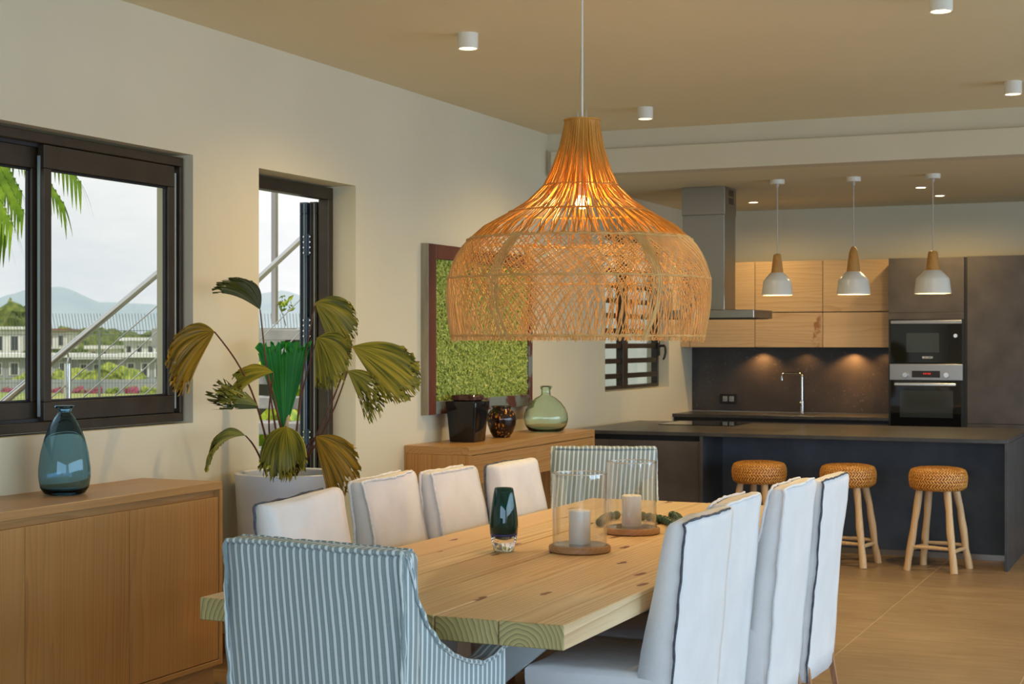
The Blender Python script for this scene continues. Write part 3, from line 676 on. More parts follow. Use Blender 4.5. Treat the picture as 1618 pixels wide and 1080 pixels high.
# ------------------------------------------------------------------ big rattan pendant
LX, LY = -2.39, 6.125
def lamp():
    k = .002646
    prof = [(190, 27.5), (197, 27), (234, 34), (271, 46), (294, 57), (318, 82), (336, 111), (358, 151), (380, 176), (396, 188), (412, 196), (441, 205.5), (475, 206), (504, 203), (535, 197)]
    prof = [(EYE - (y - 540) * k - .0, r * k) for y, r in prof]
    def rad(z):
        if z >= prof[0][0]: return prof[0][1]
        for (z0, r0), (z1, r1) in zip(prof, prof[1:]):
            if z0 >= z >= z1:
                t_ = (z0 - z) / (z0 - z1); return r0 + (r1 - r0) * t_
        return prof[-1][1]
    ztop, zbot, zl = prof[0][0], prof[-1][0], prof[8][0]
    t = thing('rattan_pendant', 'huge bell-shaped woven rattan pendant over the dining table', 'light', (LX, LY, ztop))
    def P(a_, z, dr=0.0): 
        r = rad(z) + dr; ln = -.021 * (ztop - z) / (ztop - zbot); return Vector((LX + r * math.cos(a_) + ln * cs, LY + r * math.sin(a_) + ln * sn, z))
    # straight canes from neck to shoulder, in bundles
    bm = bmesh.new(); n = 200
    zs_ = [prof[i][0] for i in range(0, 9)]
    for i in range(n):
        b_ = i / n * 2 * PI
        clump = round(b_ / (2 * PI) * 40) / 40 * 2 * PI
        ph = rnd.uniform(-.02, .02); dr = rnd.uniform(-.006, .004)
        pts = []
        for q, z in enumerate(zs_):
            f_ = q / 8; m = .35 * math.sin(PI * f_) * (1 if i % 2 else .6)
            a_ = b_ * (1 - m) + clump * m + ph * f_ * 2 + .06 * math.sin(i * 1.7 + q * .6) * f_
            pts.append(P(a_, z, dr * (1 - abs(2 * f_ - 1)) * 2))
        tube(bm, pts, .0027, 4, caps=False)
    finish('upper_canes', bm, 'rattan_up', t, kind='stuff', smooth='full', label='straight honey-coloured canes running down from the neck')
    # crossing canes of the lower basket: sweeping one way and the other
    bm = bmesh.new(); n = 165
    zz_ = [zl + .012 - (zl + .012 - zbot + .006) * q / 12 for q in range(13)]
    for s_ in (-1, 1):
        for i in range(n):
            b_ = (i + .5 * (s_ > 0)) / n * 2 * PI + rnd.uniform(-.010, .010)
            sweep = (.55 + .32 * math.sin(b_ * 3 + s_)) * s_; cv = rnd.uniform(-.05, .05)
            pts = []
            for q, z in enumerate(zz_):
                f_ = q / 12
                pts.append(P(b_ + sweep * (f_ - .5) + .16 * s_ * math.sin(PI * f_) + cv * f_ * (1 - f_), z, .003 * s_ + rnd.uniform(-.0008, .0008)))
            tube(bm, pts, .0023, 4, caps=False)
    finish('basket_canes', bm, 'rattan', t, kind='stuff', smooth='full', label='crossing pale canes woven into the lower basket')
    for i in range(6):
        bm = bmesh.new(); b_ = i / 6 * 2 * PI + .35
        for q in range(12):
            o_ = (q - 5.5) * .009 + rnd.uniform(-.003, .003); bend = rnd.uniform(-.05, .05)
            tube(bm, [P(b_ + o_ + .10 * math.sin(PI * f_) * (1 if i % 2 else -1) + bend * f_ * f_, zz_[int(f_ * 12)], .006) for f_ in [x / 12 for x in range(13)]], .0019, 4, caps=False)
        finish('upright_bundle', bm, 'rattan', t, smooth='full')
    def ring(z, r, th, name, mat='rattan', twist=True, dr=0.0):
        bm = bmesh.new(); N_ = 96
        for s_ in ((0, PI) if twist else (0,)):
            pts = [P(2 * PI * q / N_, z, dr + (th * math.cos(q * 1.3 + s_) if twist else 0)) + Vector((0, 0, th * math.sin(q * 1.3 + s_) if twist else 0)) for q in range(N_ + 1)]
            tube(bm, pts, th, 5, caps=False)
        finish(name, bm, mat, t, smooth='full')
    ring(ztop, 0, .0042, 'neck_ring', 'rattan_up', False, .002)
    for z in (prof[4][0], prof[6][0]): ring(z, 0, .0028, 'binding_ring', 'rattan_up', True, .004)
    for z in (prof[8][0], prof[11][0], prof[14][0] + .012): ring(z, 0, .003, 'binding_ring', 'rattan', True, .004)
    # lower rim of plaited canes, with small loose ends
    bm = bmesh.new()
    for i in range(190):
        a_ = i / 190 * 2 * PI; l_ = rnd.uniform(.004, .018)
        tube(bm, [P(a_, zbot + .02, .002), P(a_ + .018 * (1 if i % 2 else -1), zbot - l_ + .003, .002)], .002, 4)
    finish('frayed_rim', bm, 'rattan', t, kind='stuff')
    bm = bmesh.new(); tube(bm, [(LX, LY, 2.28), (LX, LY, CZ - .02)], .0042, 8); finish('rod', bm, 'white', t, label='slim white suspension rod')
    bm = bmesh.new(); lathe(bm, [(0, 0), (.06, 0), (.06, -.02), (0, -.02)], 24, (LX, LY, CZ)); finish('ceiling_rose', bm, 'white', t)
    for s_ in (-1, 1):
        bm = bmesh.new(); tube(bm, [(LX + s_ * cs * .004, LY + s_ * sn * .004, 2.83), (LX + s_ * cs * .018, LY + s_ * sn * .018, 2.535)], .0009, 5)
        tube(bm, [(LX + s_ * cs * .018, LY + s_ * sn * .018, 2.555), (LX + s_ * cs * .018, LY + s_ * sn * .018, 2.540)], .0035, 6)
        finish('support_wire', bm, 'inox', t)
    bm = bmesh.new(); lathe(bm, [(0, 0), (.018, 0), (.022, .02), (.022, .07), (.01, .08), (0, .08)], 20, (LX, LY, 2.21)); finish('lamp_holder', bm, 'white', t, smooth=True)
    bm = bmesh.new(); bmesh.ops.create_uvsphere(bm, u_segments=16, v_segments=12, radius=.03, matrix=Matrix.Translation((LX, LY, 2.185))); finish('bulb', bm, 'bulb', t, smooth='full')
    light('rattan_bulb', 'POINT', (LX, LY, 2.12), 15, (1, .58, .20), size=.03)
lamp()

# ------------------------------------------------------------------ sideboards
def sideboard_a():
    X0, X1, Y0, Y1, Z1 = WX + .002, -4.187, 4.12, 6.135, .953
    t = thing('sideboard', 'golden oak sideboard with three tall doors under the sliding window', 'sideboard', ((X0 + X1) / 2, 5.1, 0))
    centre(finish('top', B(X0, X1, Y0, Y1, Z1 - .036, Z1, bev=.002), 'oak_h', t))
    for y0, y1 in ((Y1 - .022, Y1), (Y0, Y0 + .022)): centre(finish('side_panel', B(X0, X1, y0, y1, .108, Z1 - .0365), 'oak', t))
    finish('bottom_panel', B(X0, X1, Y0 + .022, Y1 - .022, .108, .130, bev=.001), 'oak_h', t)
    finish('back_panel', B(X0, X0 + .015, Y0 + .022, Y1 - .022, .13, Z1 - .0365), 'oak', t)
    finish('grip_rail', B(X0 + .02, X1 - .028, Y0 + .022, Y1 - .022, Z1 - .075, Z1 - .0365), 'oak_h', t)
    ys = [Y0 + .024, 4.806, 5.452, Y1 - .026]
    for y0, y1 in zip(ys, ys[1:]): centre(finish('door', B(X1 - .024, X1 - .004, y0 + .0015, y1 - .0015, .134, Z1 - .070, bev=.001), 'oak', t))
    finish('plinth', B(X0 + .02, X1 - .03, Y0 + .03, Y1 - .03, 0, .108), 'oak_h', t)
sideboard_a()
def sideboard_b():
    X0, X1, Y0, Y1, Z1 = WX + .002, -4.186, 8.80, 10.985, .948
    t = thing('sideboard', 'golden oak console with two drawers under the green moss picture', 'sideboard', ((X0 + X1) / 2, 9.9, 0))
    centre(finish('top', B(X0, X1, Y0, Y1, Z1 - .052, Z1, bev=.002), 'oak_h', t))
    for y0, y1 in ((Y0, Y0 + .045), (Y1 - .03, Y1)): centre(finish('side_panel', B(X0, X1, y0, y1, 0, Z1 - .0525, bev=.001), 'oak', t))
    finish('drawer_case', B(X0, X1 - .022, Y0 + .046, Y1 - .031, .705, Z1 - .053), 'oak_h', t)
    for y0, y1 in ((Y0 + .046, 9.874), (9.874, Y1 - .031)): centre(finish('drawer', B(X1 - .021, X1 - .001, y0 + .0015, y1 - .0015, .705, Z1 - .058, bev=.001), 'oak_h', t))
    finish('rear_rail', B(X0, X0 + .03, Y0 + .046, Y1 - .031, .3, .7), 'oak_h', t)
sideboard_b()
SB = .948
# ornaments on them
def blue_bottle():
    c_ = (-4.44, 5.335, .9535)
    o_ = [(0, 0), (.060, 0), (.085, .006), (.101, .030), (.108, .075), (.1075, .115), (.100, .175), (.085, .235), (.062, .295), (.040, .330), (.029, .345), (.027, .352), (.031, .362), (.040, .370), (.041, .376), (.036, .377), (.026, .366)]
    i_ = [(.022, .355), (.024, .343), (.036, .325), (.058, .290), (.081, .232), (.096, .173), (.1035, .115), (.104, .075), (.097, .034), (.083, .018), (0, .014)]
    bm = bmesh.new(); lathe(bm, o_ + i_, 56, c_)
    finish('bottle', bm, 'blueglass', smooth='full', label='smoky blue glass bottle on the sideboard by the window', cat='bottle')
blue_bottle()
def black_jar():
    bx, by = -4.435, 9.30
    t = thing('square_jar', 'glossy black square tapered jar with a painted corner highlight on the console', 'jar', (bx, by, SB))
    def sec(h, z, r=.012, jit=.0015):
        out_ = []
        for cx, cy, a0 in ((1, 1, 0), (-1, 1, 90), (-1, -1, 180), (1, -1, 270)):
            for q in range(4):
                a_ = R(a0 + q * 30); out_.append(Vector((bx + cx * (h - r) + r * math.cos(a_) + rnd.uniform(-jit, jit), by + cy * (h - r) + r * math.sin(a_) + rnd.uniform(-jit, jit), z)))
        return out_
    bm = bmesh.new(); loft(bm, [sec(.084, SB), sec(.090, SB + .006), sec(.097, SB + .09), sec(.106, SB + .20), sec(.112, SB + .255), sec(.110, SB + .266), sec(.078, SB + .270), sec(.070, SB + .268)])
    finish('body', bm, 'blackglaze', t, smooth=True)
    bm = bmesh.new(); loft(bm, [sec(.074, SB + .269, .03), sec(.086, SB + .274, .03), sec(.088, SB + .300, .03), sec(.084, SB + .306, .03), sec(.072, SB + .306, .03), sec(.070, SB + .280, .03)])
    finish('collar', bm, noisy('brown_glaze', (.03, .012, .008), (.10, .04, .03), 20, .15), t, smooth=True, label='brown-black raised collar')
    bm = bmesh.new(); tube(bm, [(bx + .0785 + q * .0022, by - .0785 - q * .0022, SB + .012 + q * .0205) for q in range(13)], [.0022 + .0012 * rnd.random() for _ in range(13)], 6); finish('edge_highlight', bm, 'cornerglint', t, smooth=True, label='pale highlight painted along the near corner')  # pale tube stands in for the light caught by the near corner
black_jar()
bm = bmesh.new(); c_ = (-4.415, 9.80, SB)
lathe(bm, [(0, 0), (.050, 0), (.060, .006), (.080, .040), (.096, .085), (.101, .125), (.096, .160), (.078, .185), (.063, .192), (.062, .200), (.070, .208), (.072, .214), (.068, .216), (.055, .205), (.055, .195), (.070, .180), (.088, .155), (.092, .12), (.07, .04), (0, .012)], 44, c_)
finish('vase', bm, 'tortoise', smooth='full', label='round tortoiseshell glass vase between the black jar and the green bottle', cat='vase')
bm = bmesh.new(); c_ = (-4.40, 10.55, SB)
lathe(bm, [(0, 0), (.090, 0), (.125, .010), (.150, .045), (.162, .090), (.158, .130), (.140, .175), (.110, .215), (.075, .245), (.042, .262), (.034, .272), (.033, .300), (.037, .310), (.043, .318), (.044, .330), (.036, .333), (.028, .322), (.027, .272), (.036, .257), (.070, .240), (.105, .210), (.135, .172), (.153, .130), (.157, .090), (.146, .050), (.12, .018), (0, .012)], 56, c_)
finish('bottle', bm, 'greenglass', smooth='full', label='squat sea-green glass demijohn at the kitchen end of the console', cat='bottle')
# moss picture
def picture():
    x0, x1 = WX + .001, WX + .055; Y0, Y1, Z0, Z1 = 9.03, 10.74, 1.128, 2.236
    t = thing('moss_picture', 'large green moss picture in a worn reddish-brown frame', 'picture', (WX, (Y0 + Y1) / 2, Z0))
    finish('backing', B(x0, x1 - .03, Y0 + .06, Y1 - .05, Z0 + .06, Z1 - .06), 'edgewood', t)
    for y0, y1, z0, z1, m_ in ((Y0 + .006, Y0 + .115, Z0, Z1, 'rust'), (Y1 - .065, Y1, Z0, Z1, 'rustgrey'), (Y0 + .115, Y1 - .065, Z0, Z0 + .085, 'rustgrey'), (Y0 + .115, Y1 - .065, Z1 - .095, Z1, 'rust')):
        finish('frame_bar', B(x0, x1, y0, y1, z0, z1, bev=.003), m_, t)
    finish('edge_strip', B(x0, x1 - .003, Y0, Y0 + .006, Z0, Z1), 'edgewood', t, label='pale weathered outer edge')
    # moss: many small tufts standing proud of the backing
    bm = bmesh.new(); r2 = random.Random(3)
    box(bm, x0 + .02, x1 - .022, Y0 + .112, Y1 - .062, Z0 + .082, Z1 - .092)
    for i in range(9000):
        y = r2.uniform(Y0 + .125, Y1 - .075); z = r2.uniform(Z0 + .095, Z1 - .105); s_ = r2.uniform(.007, .017); x = x1 - .020 + r2.uniform(0, .010)
        n_ = Vector((1, r2.uniform(-.8, .8), r2.uniform(-.8, .8))).normalized(); u_ = n_.orthogonal().normalized(); v_ = n_.cross(u_)
        a0 = r2.uniform(0, 6.28); c0 = Vector((x, y, z)); tip = bm.verts.new(c0 + n_ * s_ * .6)
        vs = [bm.verts.new(c0 + (u_ * math.cos(a0 + q * 2.094) + v_ * math.sin(a0 + q * 2.094)) * s_) for q in range(3)]
        for q in range(3): bm.faces.new((vs[q], vs[(q + 1) % 3], tip))
    finish('moss', bm, 'moss', t, kind='stuff', label='bright green preserved moss')
picture()

# ------------------------------------------------------------------ potted fan palm
PX, PY, PZ, PR = -4.335, 6.95, .93, .278
def palm_pot():
    t = thing('potted_fan_palm', 'tall white planter with a drooping fan palm in front of the open door', 'plant', (PX, PY, 0))
    bm = bmesh.new()
    lathe(bm, [(0, 0), (.215, 0), (.222, .006), (PR - .004, PZ - .06), (PR, PZ - .012), (PR, PZ - .004), (PR - .005, PZ), (PR - .026, PZ), (PR - .032, PZ - .006), (PR - .04, PZ - .10), (0, PZ - .10)], 72, (PX, PY, 0))
    finish('planter', bm, 'planter', t, smooth=True)
    bm = bmesh.new(); lathe(bm, [(0, .012), (.1, .008), (.236, 0)], 32, (PX, PY, PZ - .098)); finish('soil', bm, 'soil', t)
    bm = bmesh.new(); r3 = random.Random(5)
    for i in range(16):
        a_ = r3.uniform(0, 6.28); q = r3.uniform(.0, .045)
        tube(bm, [(PX + q * math.cos(a_), PY + q * math.sin(a_), PZ - .1), (PX + q * 1.3 * math.cos(a_), PY + q * 1.3 * math.sin(a_), PZ + r3.uniform(.06, .17))], [.012, .006], 6)
    finish('stem_base', bm, 'petiole', t, smooth=True)
    D0 = 8.10
    def stalk(p0, tip, bulge, mat='petiole', r=(.006, .0035)):
        a_, b_ = Vector(p0), Vector(tip); pts = []
        for q in range(13):
            f_ = q / 12; p = a_.lerp(b_, f_) + bulge * math.sin(PI * f_); pts.append(p)
        bm = bmesh.new(); tube(bm, pts, [r[0] + (r[1] - r[0]) * q / 12 for q in range(13)], 6); finish('leaf_stalk', bm, mat, t, smooth='full')
    def leaf(tip, axis, nrm, L, th, droop, mat, ribs=22, rag=.12, pleat=.010, power=1.3, curl=0.0, lenpow=.5, split=.16, down=None, keep=.25, flat=0.0):
        """fan blade: ribs spread from the stalk tip and bend down under their own weight"""
        r4 = random.Random(int(abs(tip.x * 1e4 + tip.z * 7e3)))
        A_ = (CR * axis[0] + CU * axis[1] + CT * axis[2]).normalized(); Nn = (CR * nrm[0] + CU * nrm[1] + CT * nrm[2]); Nn = (Nn - A_ * Nn.dot(A_)).normalized(); Sd = Nn.cross(A_).normalized()
        dn = Vector((0, 0, -1)) if down is None else (CR * down[0] + CU * down[1] + CT * down[2]).normalized()
        bm = bmesh.new(); uvl = bm.loops.layers.uv.new('UVMap'); nL = ribs * 2 + 1; st = 18; rows = []
        lens = [rag * r4.random() ** 1.5 for _ in range(nL)]
        for i in range(nL):
            f_ = i / (nL - 1) * 2 - 1; th_i = f_ * th; ca, sa = math.cos(th_i), math.sin(th_i)
            Li = L * (1 + flat * (1 / max(ca, .5) - 1) if flat else 1 - .16 * abs(f_) ** 2.5) * (1 - lens[i])
            p = tip.copy(); row = [p.copy()]
            for k_ in range(1, st + 1):
                s_ = k_ / st
                g_ = min(1.0, droop * (s_ ** power)); ax_ = (A_ * math.cos(g_ * PI / 2) + dn * math.sin(g_ * PI / 2))
                lt = 1 - (1 - keep) * min(1, s_ * 1.15)
                fw = ca + (1 - ca) * min(1, s_ * droop * 1.4)
                dirn = ax_ * fw + Sd * sa * lt + Nn * (-curl * s_ * abs(f_) ** 2)
                p = p + dirn * (Li / st)
                jag = Sd * (r4.uniform(-1, 1) * .010 * L / .3 if s_ > 1 - split and (i % 2) else 0)
                off = (ax_.cross(Sd)).normalized()
                row.append(p + off * ((pleat if i % 2 else -pleat) * min(1, s_ * 1.6) * .5 + .008 * math.sin(f_ * 5 + s_ * 4) * s_) + jag)
            rows.append(row)
        V_ = [[bm.verts.new(q) for q in row] for row in rows]
        cut = int(st * (1 - split))
        for i in range(nL - 1):
            for k_ in range(st):
                if k_ >= cut and i % 2 == 1 and r4.random() < .25 + .5 * (k_ - cut) / max(1, st - cut): continue
                f_ = bm.faces.new((V_[i][k_], V_[i + 1][k_], V_[i + 1][k_ + 1], V_[i][k_ + 1]))
                for lp, (ii, kk) in zip(f_.loops, ((i, k_), (i + 1, k_), (i + 1, k_ + 1), (i, k_ + 1))): lp[uvl].uv = (ii / nL, kk / st)
        bmesh.ops.remove_doubles(bm, verts=bm.verts[:], dist=1e-5)
        return finish('leaf', bm, mat, t, smooth='full')
    base = lambda dx=0, dy=0: Vector((PX + dx, PY + dy, PZ - .02))
    def at(px, py, dd=0.0): return at_d(px, py, D0 + dd)
    # fresh upright fan
    tip = at(449, 690, -.02); leaf(tip, (-.03, 1, -.12), (.10, .1, 1), .50, R(17), .0, 'leafgreen', 15, .04, .022, split=.08, keep=.95, flat=1.0)
    bm = bmesh.new(); tube(bm, [at(447, 700, -.04), at(455, 660, -.06), at(457, 655, -.06)], [.016, .008, .002], 6); finish('leaf_sheath', bm, 'sheath', t, smooth='full')
    bm = bmesh.new(); tube(bm, [at(447, 690, -.05), at(436, 640, -.05), at(424, 592, -.06)], [.007, .006, .003], 6); finish('leaf_stalk', bm, 'petiole', t, smooth='full')
    stalk(base(-.01, 0), tip, Vector((0, 0, 0)))
    # top left
    tip = at(411, 489, -.25); stalk(base(-.03, .0), tip, -CR * .01); leaf(tip, (-.42, 1.1, .1), (.05, .0, 1), .27, R(36), .75, 'leafdark', 20, .12, .010, power=1.5, down=(-1, -.5, .1), keep=.5)
    # left high golden
    tip = at(339, 524, -.62); stalk(base(-.06, -.05), tip, CU * .08 + CR * .03); leaf(tip, (-.95, -.12, .2), (-.1, .3, 1), .31, R(62), .80, 'leafgold', 30, .14, .010, power=1.0, keep=.45)
    # middle left frayed pair
    tip = at(408, 645, -.42); stalk(base(-.04, -.08), tip, CU * .02); leaf(tip, (-1, .42, .0), (0, .2, 1), .29, R(26), .10, 'leafdark', 16, .35, .014, split=.5, keep=.6); leaf(tip + Vector((0, 0, .012)), (-.9, .6, .3), (0, .3, 1), .26, R(24), .3, 'leafdry', 14, .4, .012, split=.5, keep=.5)
    tip = at(432, 588, -.35); stalk(base(-.05, -.04), tip, -CR * .03); leaf(tip, (-1, .25, .2), (0, .6, .8), .25, R(36), .6, 'leafdry', 18, .15, .010, power=1.2, keep=.4)
    # lower left narrow
    tip = at(388, 688, -.42); stalk(base(-.08, -.08), tip, CU * .03); leaf(tip, (-1, .50, .15), (0, .25, 1), .33, R(24), 1.0, 'leafdry', 16, .10, .012, power=1.0, keep=.5)
    # hanging over the rim, facing the viewer
    tip = at(452, 674, -.40); stalk(base(0, -.03), tip, CT * .05 + CU * .08); leaf(tip, (-.12, .05, 1), (0, 1, .2), .31, R(80), 1.0, 'leafdry', 34, .22, .012, power=.35, keep=.12)
    # lower right golden
    tip = at(499, 689, -.2); stalk(base(.04, -.03), tip, CU * .03); leaf(tip, (.75, -.45, .3), (-.15, .2, 1), .30, R(52), .55, 'leafgold', 26, .15, .010, power=1.0, keep=.45)
    # upper right
    tip = at(498, 478, .02); stalk(base(.02, .02), tip, -CR * .02); leaf(tip, (.9, -.30, .1), (-.05, .2, 1), .275, R(58), .65, 'leafdry', 30, .08, .010, power=1.1, keep=.55)
    # middle hanging
    tip = at(501, 533, -.12); stalk(base(.03, .0), tip, -CR * .03); leaf(tip, (.62, -.38, .3), (-.1, .25, 1), .25, R(72), .65, 'leafdry', 30, .12, .010, power=1.1, keep=.55, down=(-.1, -1, 0))
    # big right blade
    tip = at(556, 547, -.1); stalk(base(.05, -.02), tip, CR * .03 + CU * .02, ); leaf(tip, (1, -.34, .1), (-.1, .35, 1), .39, R(42), .36, 'leafdry', 36, .05, .010, power=1.3, split=.12, keep=.45)
    # right lower bunch
    tip = at(549, 586, -.2); stalk(base(.06, -.04), tip, CR * .03); leaf(tip, (.8, -.30, .25), (-.1, .25, 1), .27, R(44), .7, 'leafdry', 22, .3, .012, power=1.0, split=.4, keep=.45)
palm_pot()

# ------------------------------------------------------------------ dining table
TX0, TX1, TY0, TY1, TZ, TT = -3.040, -1.742, 4.32, 7.93, .76, .075
t = thing('dining_table', 'long dining table of six thick pine planks on pale steel legs', 'table', ((TX0 + TX1) / 2, (TY0 + TY1) / 2, 0))
for i in range(6):
    wv = (TX1 - TX0) / 6; x0 = TX0 + i * wv
    bm = bmesh.new(); box(bm, x0 + .0022, x0 + wv - .0022, TY0 + [.0, .003, .0, .002, .001, 0][i], TY1, TZ - TT, TZ - [.001, 0, .0012, 0, .0008, 0][i], bev=.003)
    centre(finish('plank', bm, 'pine', t))
for ty in (4.98, 7.2):
    bm = bmesh.new(); cx = (TX0 + TX1) / 2
    for s_ in (-1, 1):
        # slanting beams crossing in an X
        prism(bm, [(cx + s_ * .48, TZ - TT - .001), (cx + s_ * .30, TZ - TT - .001), (cx - s_ * .50, .02), (cx - s_ * .32, .02)], 'Y', ty - .05 + s_ * .026, ty + .0 + s_ * .026)
    box(bm, cx - .52, cx + .52, ty - .06, ty + .06, 0, .02)
    finish('leg', bm, 'steelpaint', t)

# ------------------------------------------------------------------ slip-covered chairs
def wob(p, amp, sc=6): 
    return noise.noise_vector(Vector(p) * sc) * amp
def cover_back(w_, zs_, yo, yi, seed, amp=.006, rtop=.03):
    """upright slipcover: sections between an inner and an outer face, wrinkled"""
    secs = []; nw, nd = 10, 2
    for z in zs_:
        o_, i_ = yo(z), yi(z); top = max(0.0, (z - (zs_[-1] - rtop)) / rtop) if rtop else 0
        ins = .5 * (1 - math.sqrt(max(0, 1 - top * top))) if top > 0 else 0
        th = (i_ - o_); o2, i2 = o_ + th * ins * .6, i_ - th * ins * .6; hw = w_(z) / 2 - ins * .018
        s_ = []
        bul = .012
        for q in range(nw): f_ = -1 + 2 * q / nw; s_.append((f_ * hw, o2 - bul * (1 - f_ * f_)))
        for q in range(nd): s_.append((hw, o2 + (i2 - o2) * q / nd))
        for q in range(nw): f_ = 1 - 2 * q / nw; s_.append((f_ * hw, i2 + bul * 1.3 * (1 - f_ * f_)))
        for q in range(nd): s_.append((-hw, i2 + (o2 - i2) * q / nd))
        secs.append([Vector((x, y, z)) + wob((x + seed, y + seed * 2, z), amp) + wob((x + seed, y, z), amp * .4, 22) for x, y in s_])
    bm = bmesh.new(); loft(bm, secs); return bm, secs
def lin(z0, a_, z1, b_): return lambda z: a_ + (b_ - a_) * (z - z0) / (z1 - z0)
def dining_chair(loc, rz, label, dark, seed, mat='linen', hgt=1.0, sag=0.0, w_=.50):
    t = thing('dining_chair', label, 'chair', loc, rz, 'white slip-covered chairs along the table')
    yo = lambda z: -.245 - .075 * max(0, (z - .15) / .85) ** 1.1
    yi = lambda z: -.155 - (.105 * max(0, (z - .48) / .52) ** 1.1) - .0
    zz_ = [.12, .2, .3, .4, .48, .56, .64, .72, .80, .87, .92, .95, .972, .985, .995, 1.0]; zz_ = [z if z < .5 else .5 + (z - .5) * (hgt - .5) / .5 for z in zz_]
    bm, secs = cover_back(lambda z: w_ + .006 * math.sin(z * 9 + seed), zz_, yo, yi, seed)
    if sag:
        for v in bm.verts:
            if v.co.z > .8: v.co.z -= sag * max(0, -v.co.x / (w_ / 2)) * (v.co.z - .8) / .2
    finish('back_cover', bm, mat, t, local=True, smooth='full')
    # seams along the edges of the back
    for side, (ci, cj) in (('rear', (0, 10)), ('front', (22, 12))):
        pts = []; lf_ = [Vector(s_[ci]) for s_ in secs]; rt = [Vector(s_[cj]) for s_ in secs]
        if side == 'front': lf_ = lf_[4:]; rt = rt[4:]
        top_idx = range(1, 10) if side == 'rear' else range(21, 12, -1)
        mid = [Vector(secs[-2][k_]) + Vector((0, 0, .004)) for k_ in top_idx]
        path = (lf_[:-1] + mid) if rz > 0 else (mid + rt[:-1][::-1])
        dense = []
        for a_, b_ in zip(path, path[1:]):
            for q in range(4): dense.append(a_.lerp(b_, q / 4))
        dense.append(path[-1])
        oy = -.004 if side == 'rear' else .004
        dense = [p + Vector((math.copysign(.003, p.x), oy, .001)) + wob((p.x * 2 + seed, p.y * 2, p.z * 2), .004, 9) for p in dense]
        if sag:
            for p in dense:
                if p.z > .8: p.z -= sag * max(0, -p.x / (w_ / 2)) * (p.z - .8) / .2
        bm = bmesh.new(); rr = [(.0042 if dark else .0062) * (1 + .45 * noise.noise(p * 30)) for p in dense]
        if dark and side == 'front': bm.free(); continue
        if dark: tube(bm, dense, rr, 6); finish('seam', bm, 'pipe', t, local=True, smooth='full', label='charcoal overlocked seam')
        else: tube(bm, dense, rr, 6); finish('seam', bm, 'seamw' if mat == 'linen' else 'linenr', t, local=True, smooth='full')
    # seat and skirt
    secs = []
    for z, g_ in ((.13, .0), (.2, .002), (.3, .0), (.4, -.002), (.44, .0), (.468, .0), (.482, -.012), (.488, -.03)):
        s_ = []; hx, y0, y1 = w_ / 2 + g_, -.235, .255 + g_
        for q in range(8): s_.append((-hx + 2 * hx * q / 8, y0))
        for q in range(8): s_.append((hx, y0 + (y1 - y0) * q / 8))
        for q in range(8): s_.append((hx - 2 * hx * q / 8, y1))
        for q in range(8): s_.append((-hx, y1 + (y0 - y1) * q / 8))
        secs.append([Vector((x, y, z)) + wob((x + seed, y, z * .5), .006) for x, y in s_])
    bm = bmesh.new(); loft(bm, secs); finish('seat_cover', bm, mat, t, local=True, smooth=True)
    for sx in (-1, 1):
        for y0, dy in ((-.215, -.05), (.215, .03)):
            bm = bmesh.new(); tube(bm, [(sx * (w_ / 2 - .05), y0, .30), (sx * (w_ / 2 - .03), y0 + dy, 0)], [.022, .015], 4); finish('leg', bm, 'legwood', t, local=True)
    return t
RZ, LZ = R(90), R(-90)
dining_chair((-1.905, 5.295, 0), RZ, 'white linen chair with charcoal seam nearest the viewer on the right side of the table', True, 1.3, 'linenr', 1.0, w_=.60)
dining_chair((-1.945, 5.88, 0), RZ, 'white linen chair mostly hidden behind the nearest right-hand chair', False, 4.7, 'linenr', 1.0, w_=.54)
dining_chair((-1.862, 6.45, 0), RZ, 'white linen chair without dark seam between two others on the right side of the table', False, 8.1, 'linenr', 1.015, w_=.57)
dining_chair((-1.838, 7.025, 0), RZ, 'white linen chair with charcoal seam at the kitchen end of the right side', True, 12.9, 'linenr', 1.0, w_=.54)
dining_chair((-2.905, 5.20, 0), LZ, 'cream linen chair with charcoal seam in front of the white planter', True, 17.2, 'linen', 1.0, sag=-.02, w_=.54)
dining_chair((-3.06, 6.165, 0), LZ, 'cream linen chair right of the planter, second of the far side', False, 21.9, 'linen', 1.0, sag=-.012, w_=.50)
dining_chair((-2.99, 6.68, 0), LZ, 'cream linen chair third along the far side, before the console corner', False, 26.4, 'linen', 1.0, w_=.50)
dining_chair((-2.90, 7.205, 0), LZ, 'cream linen chair with charcoal seam just behind the teal vase', True, 31.8, 'linen', 1.0, w_=.52)

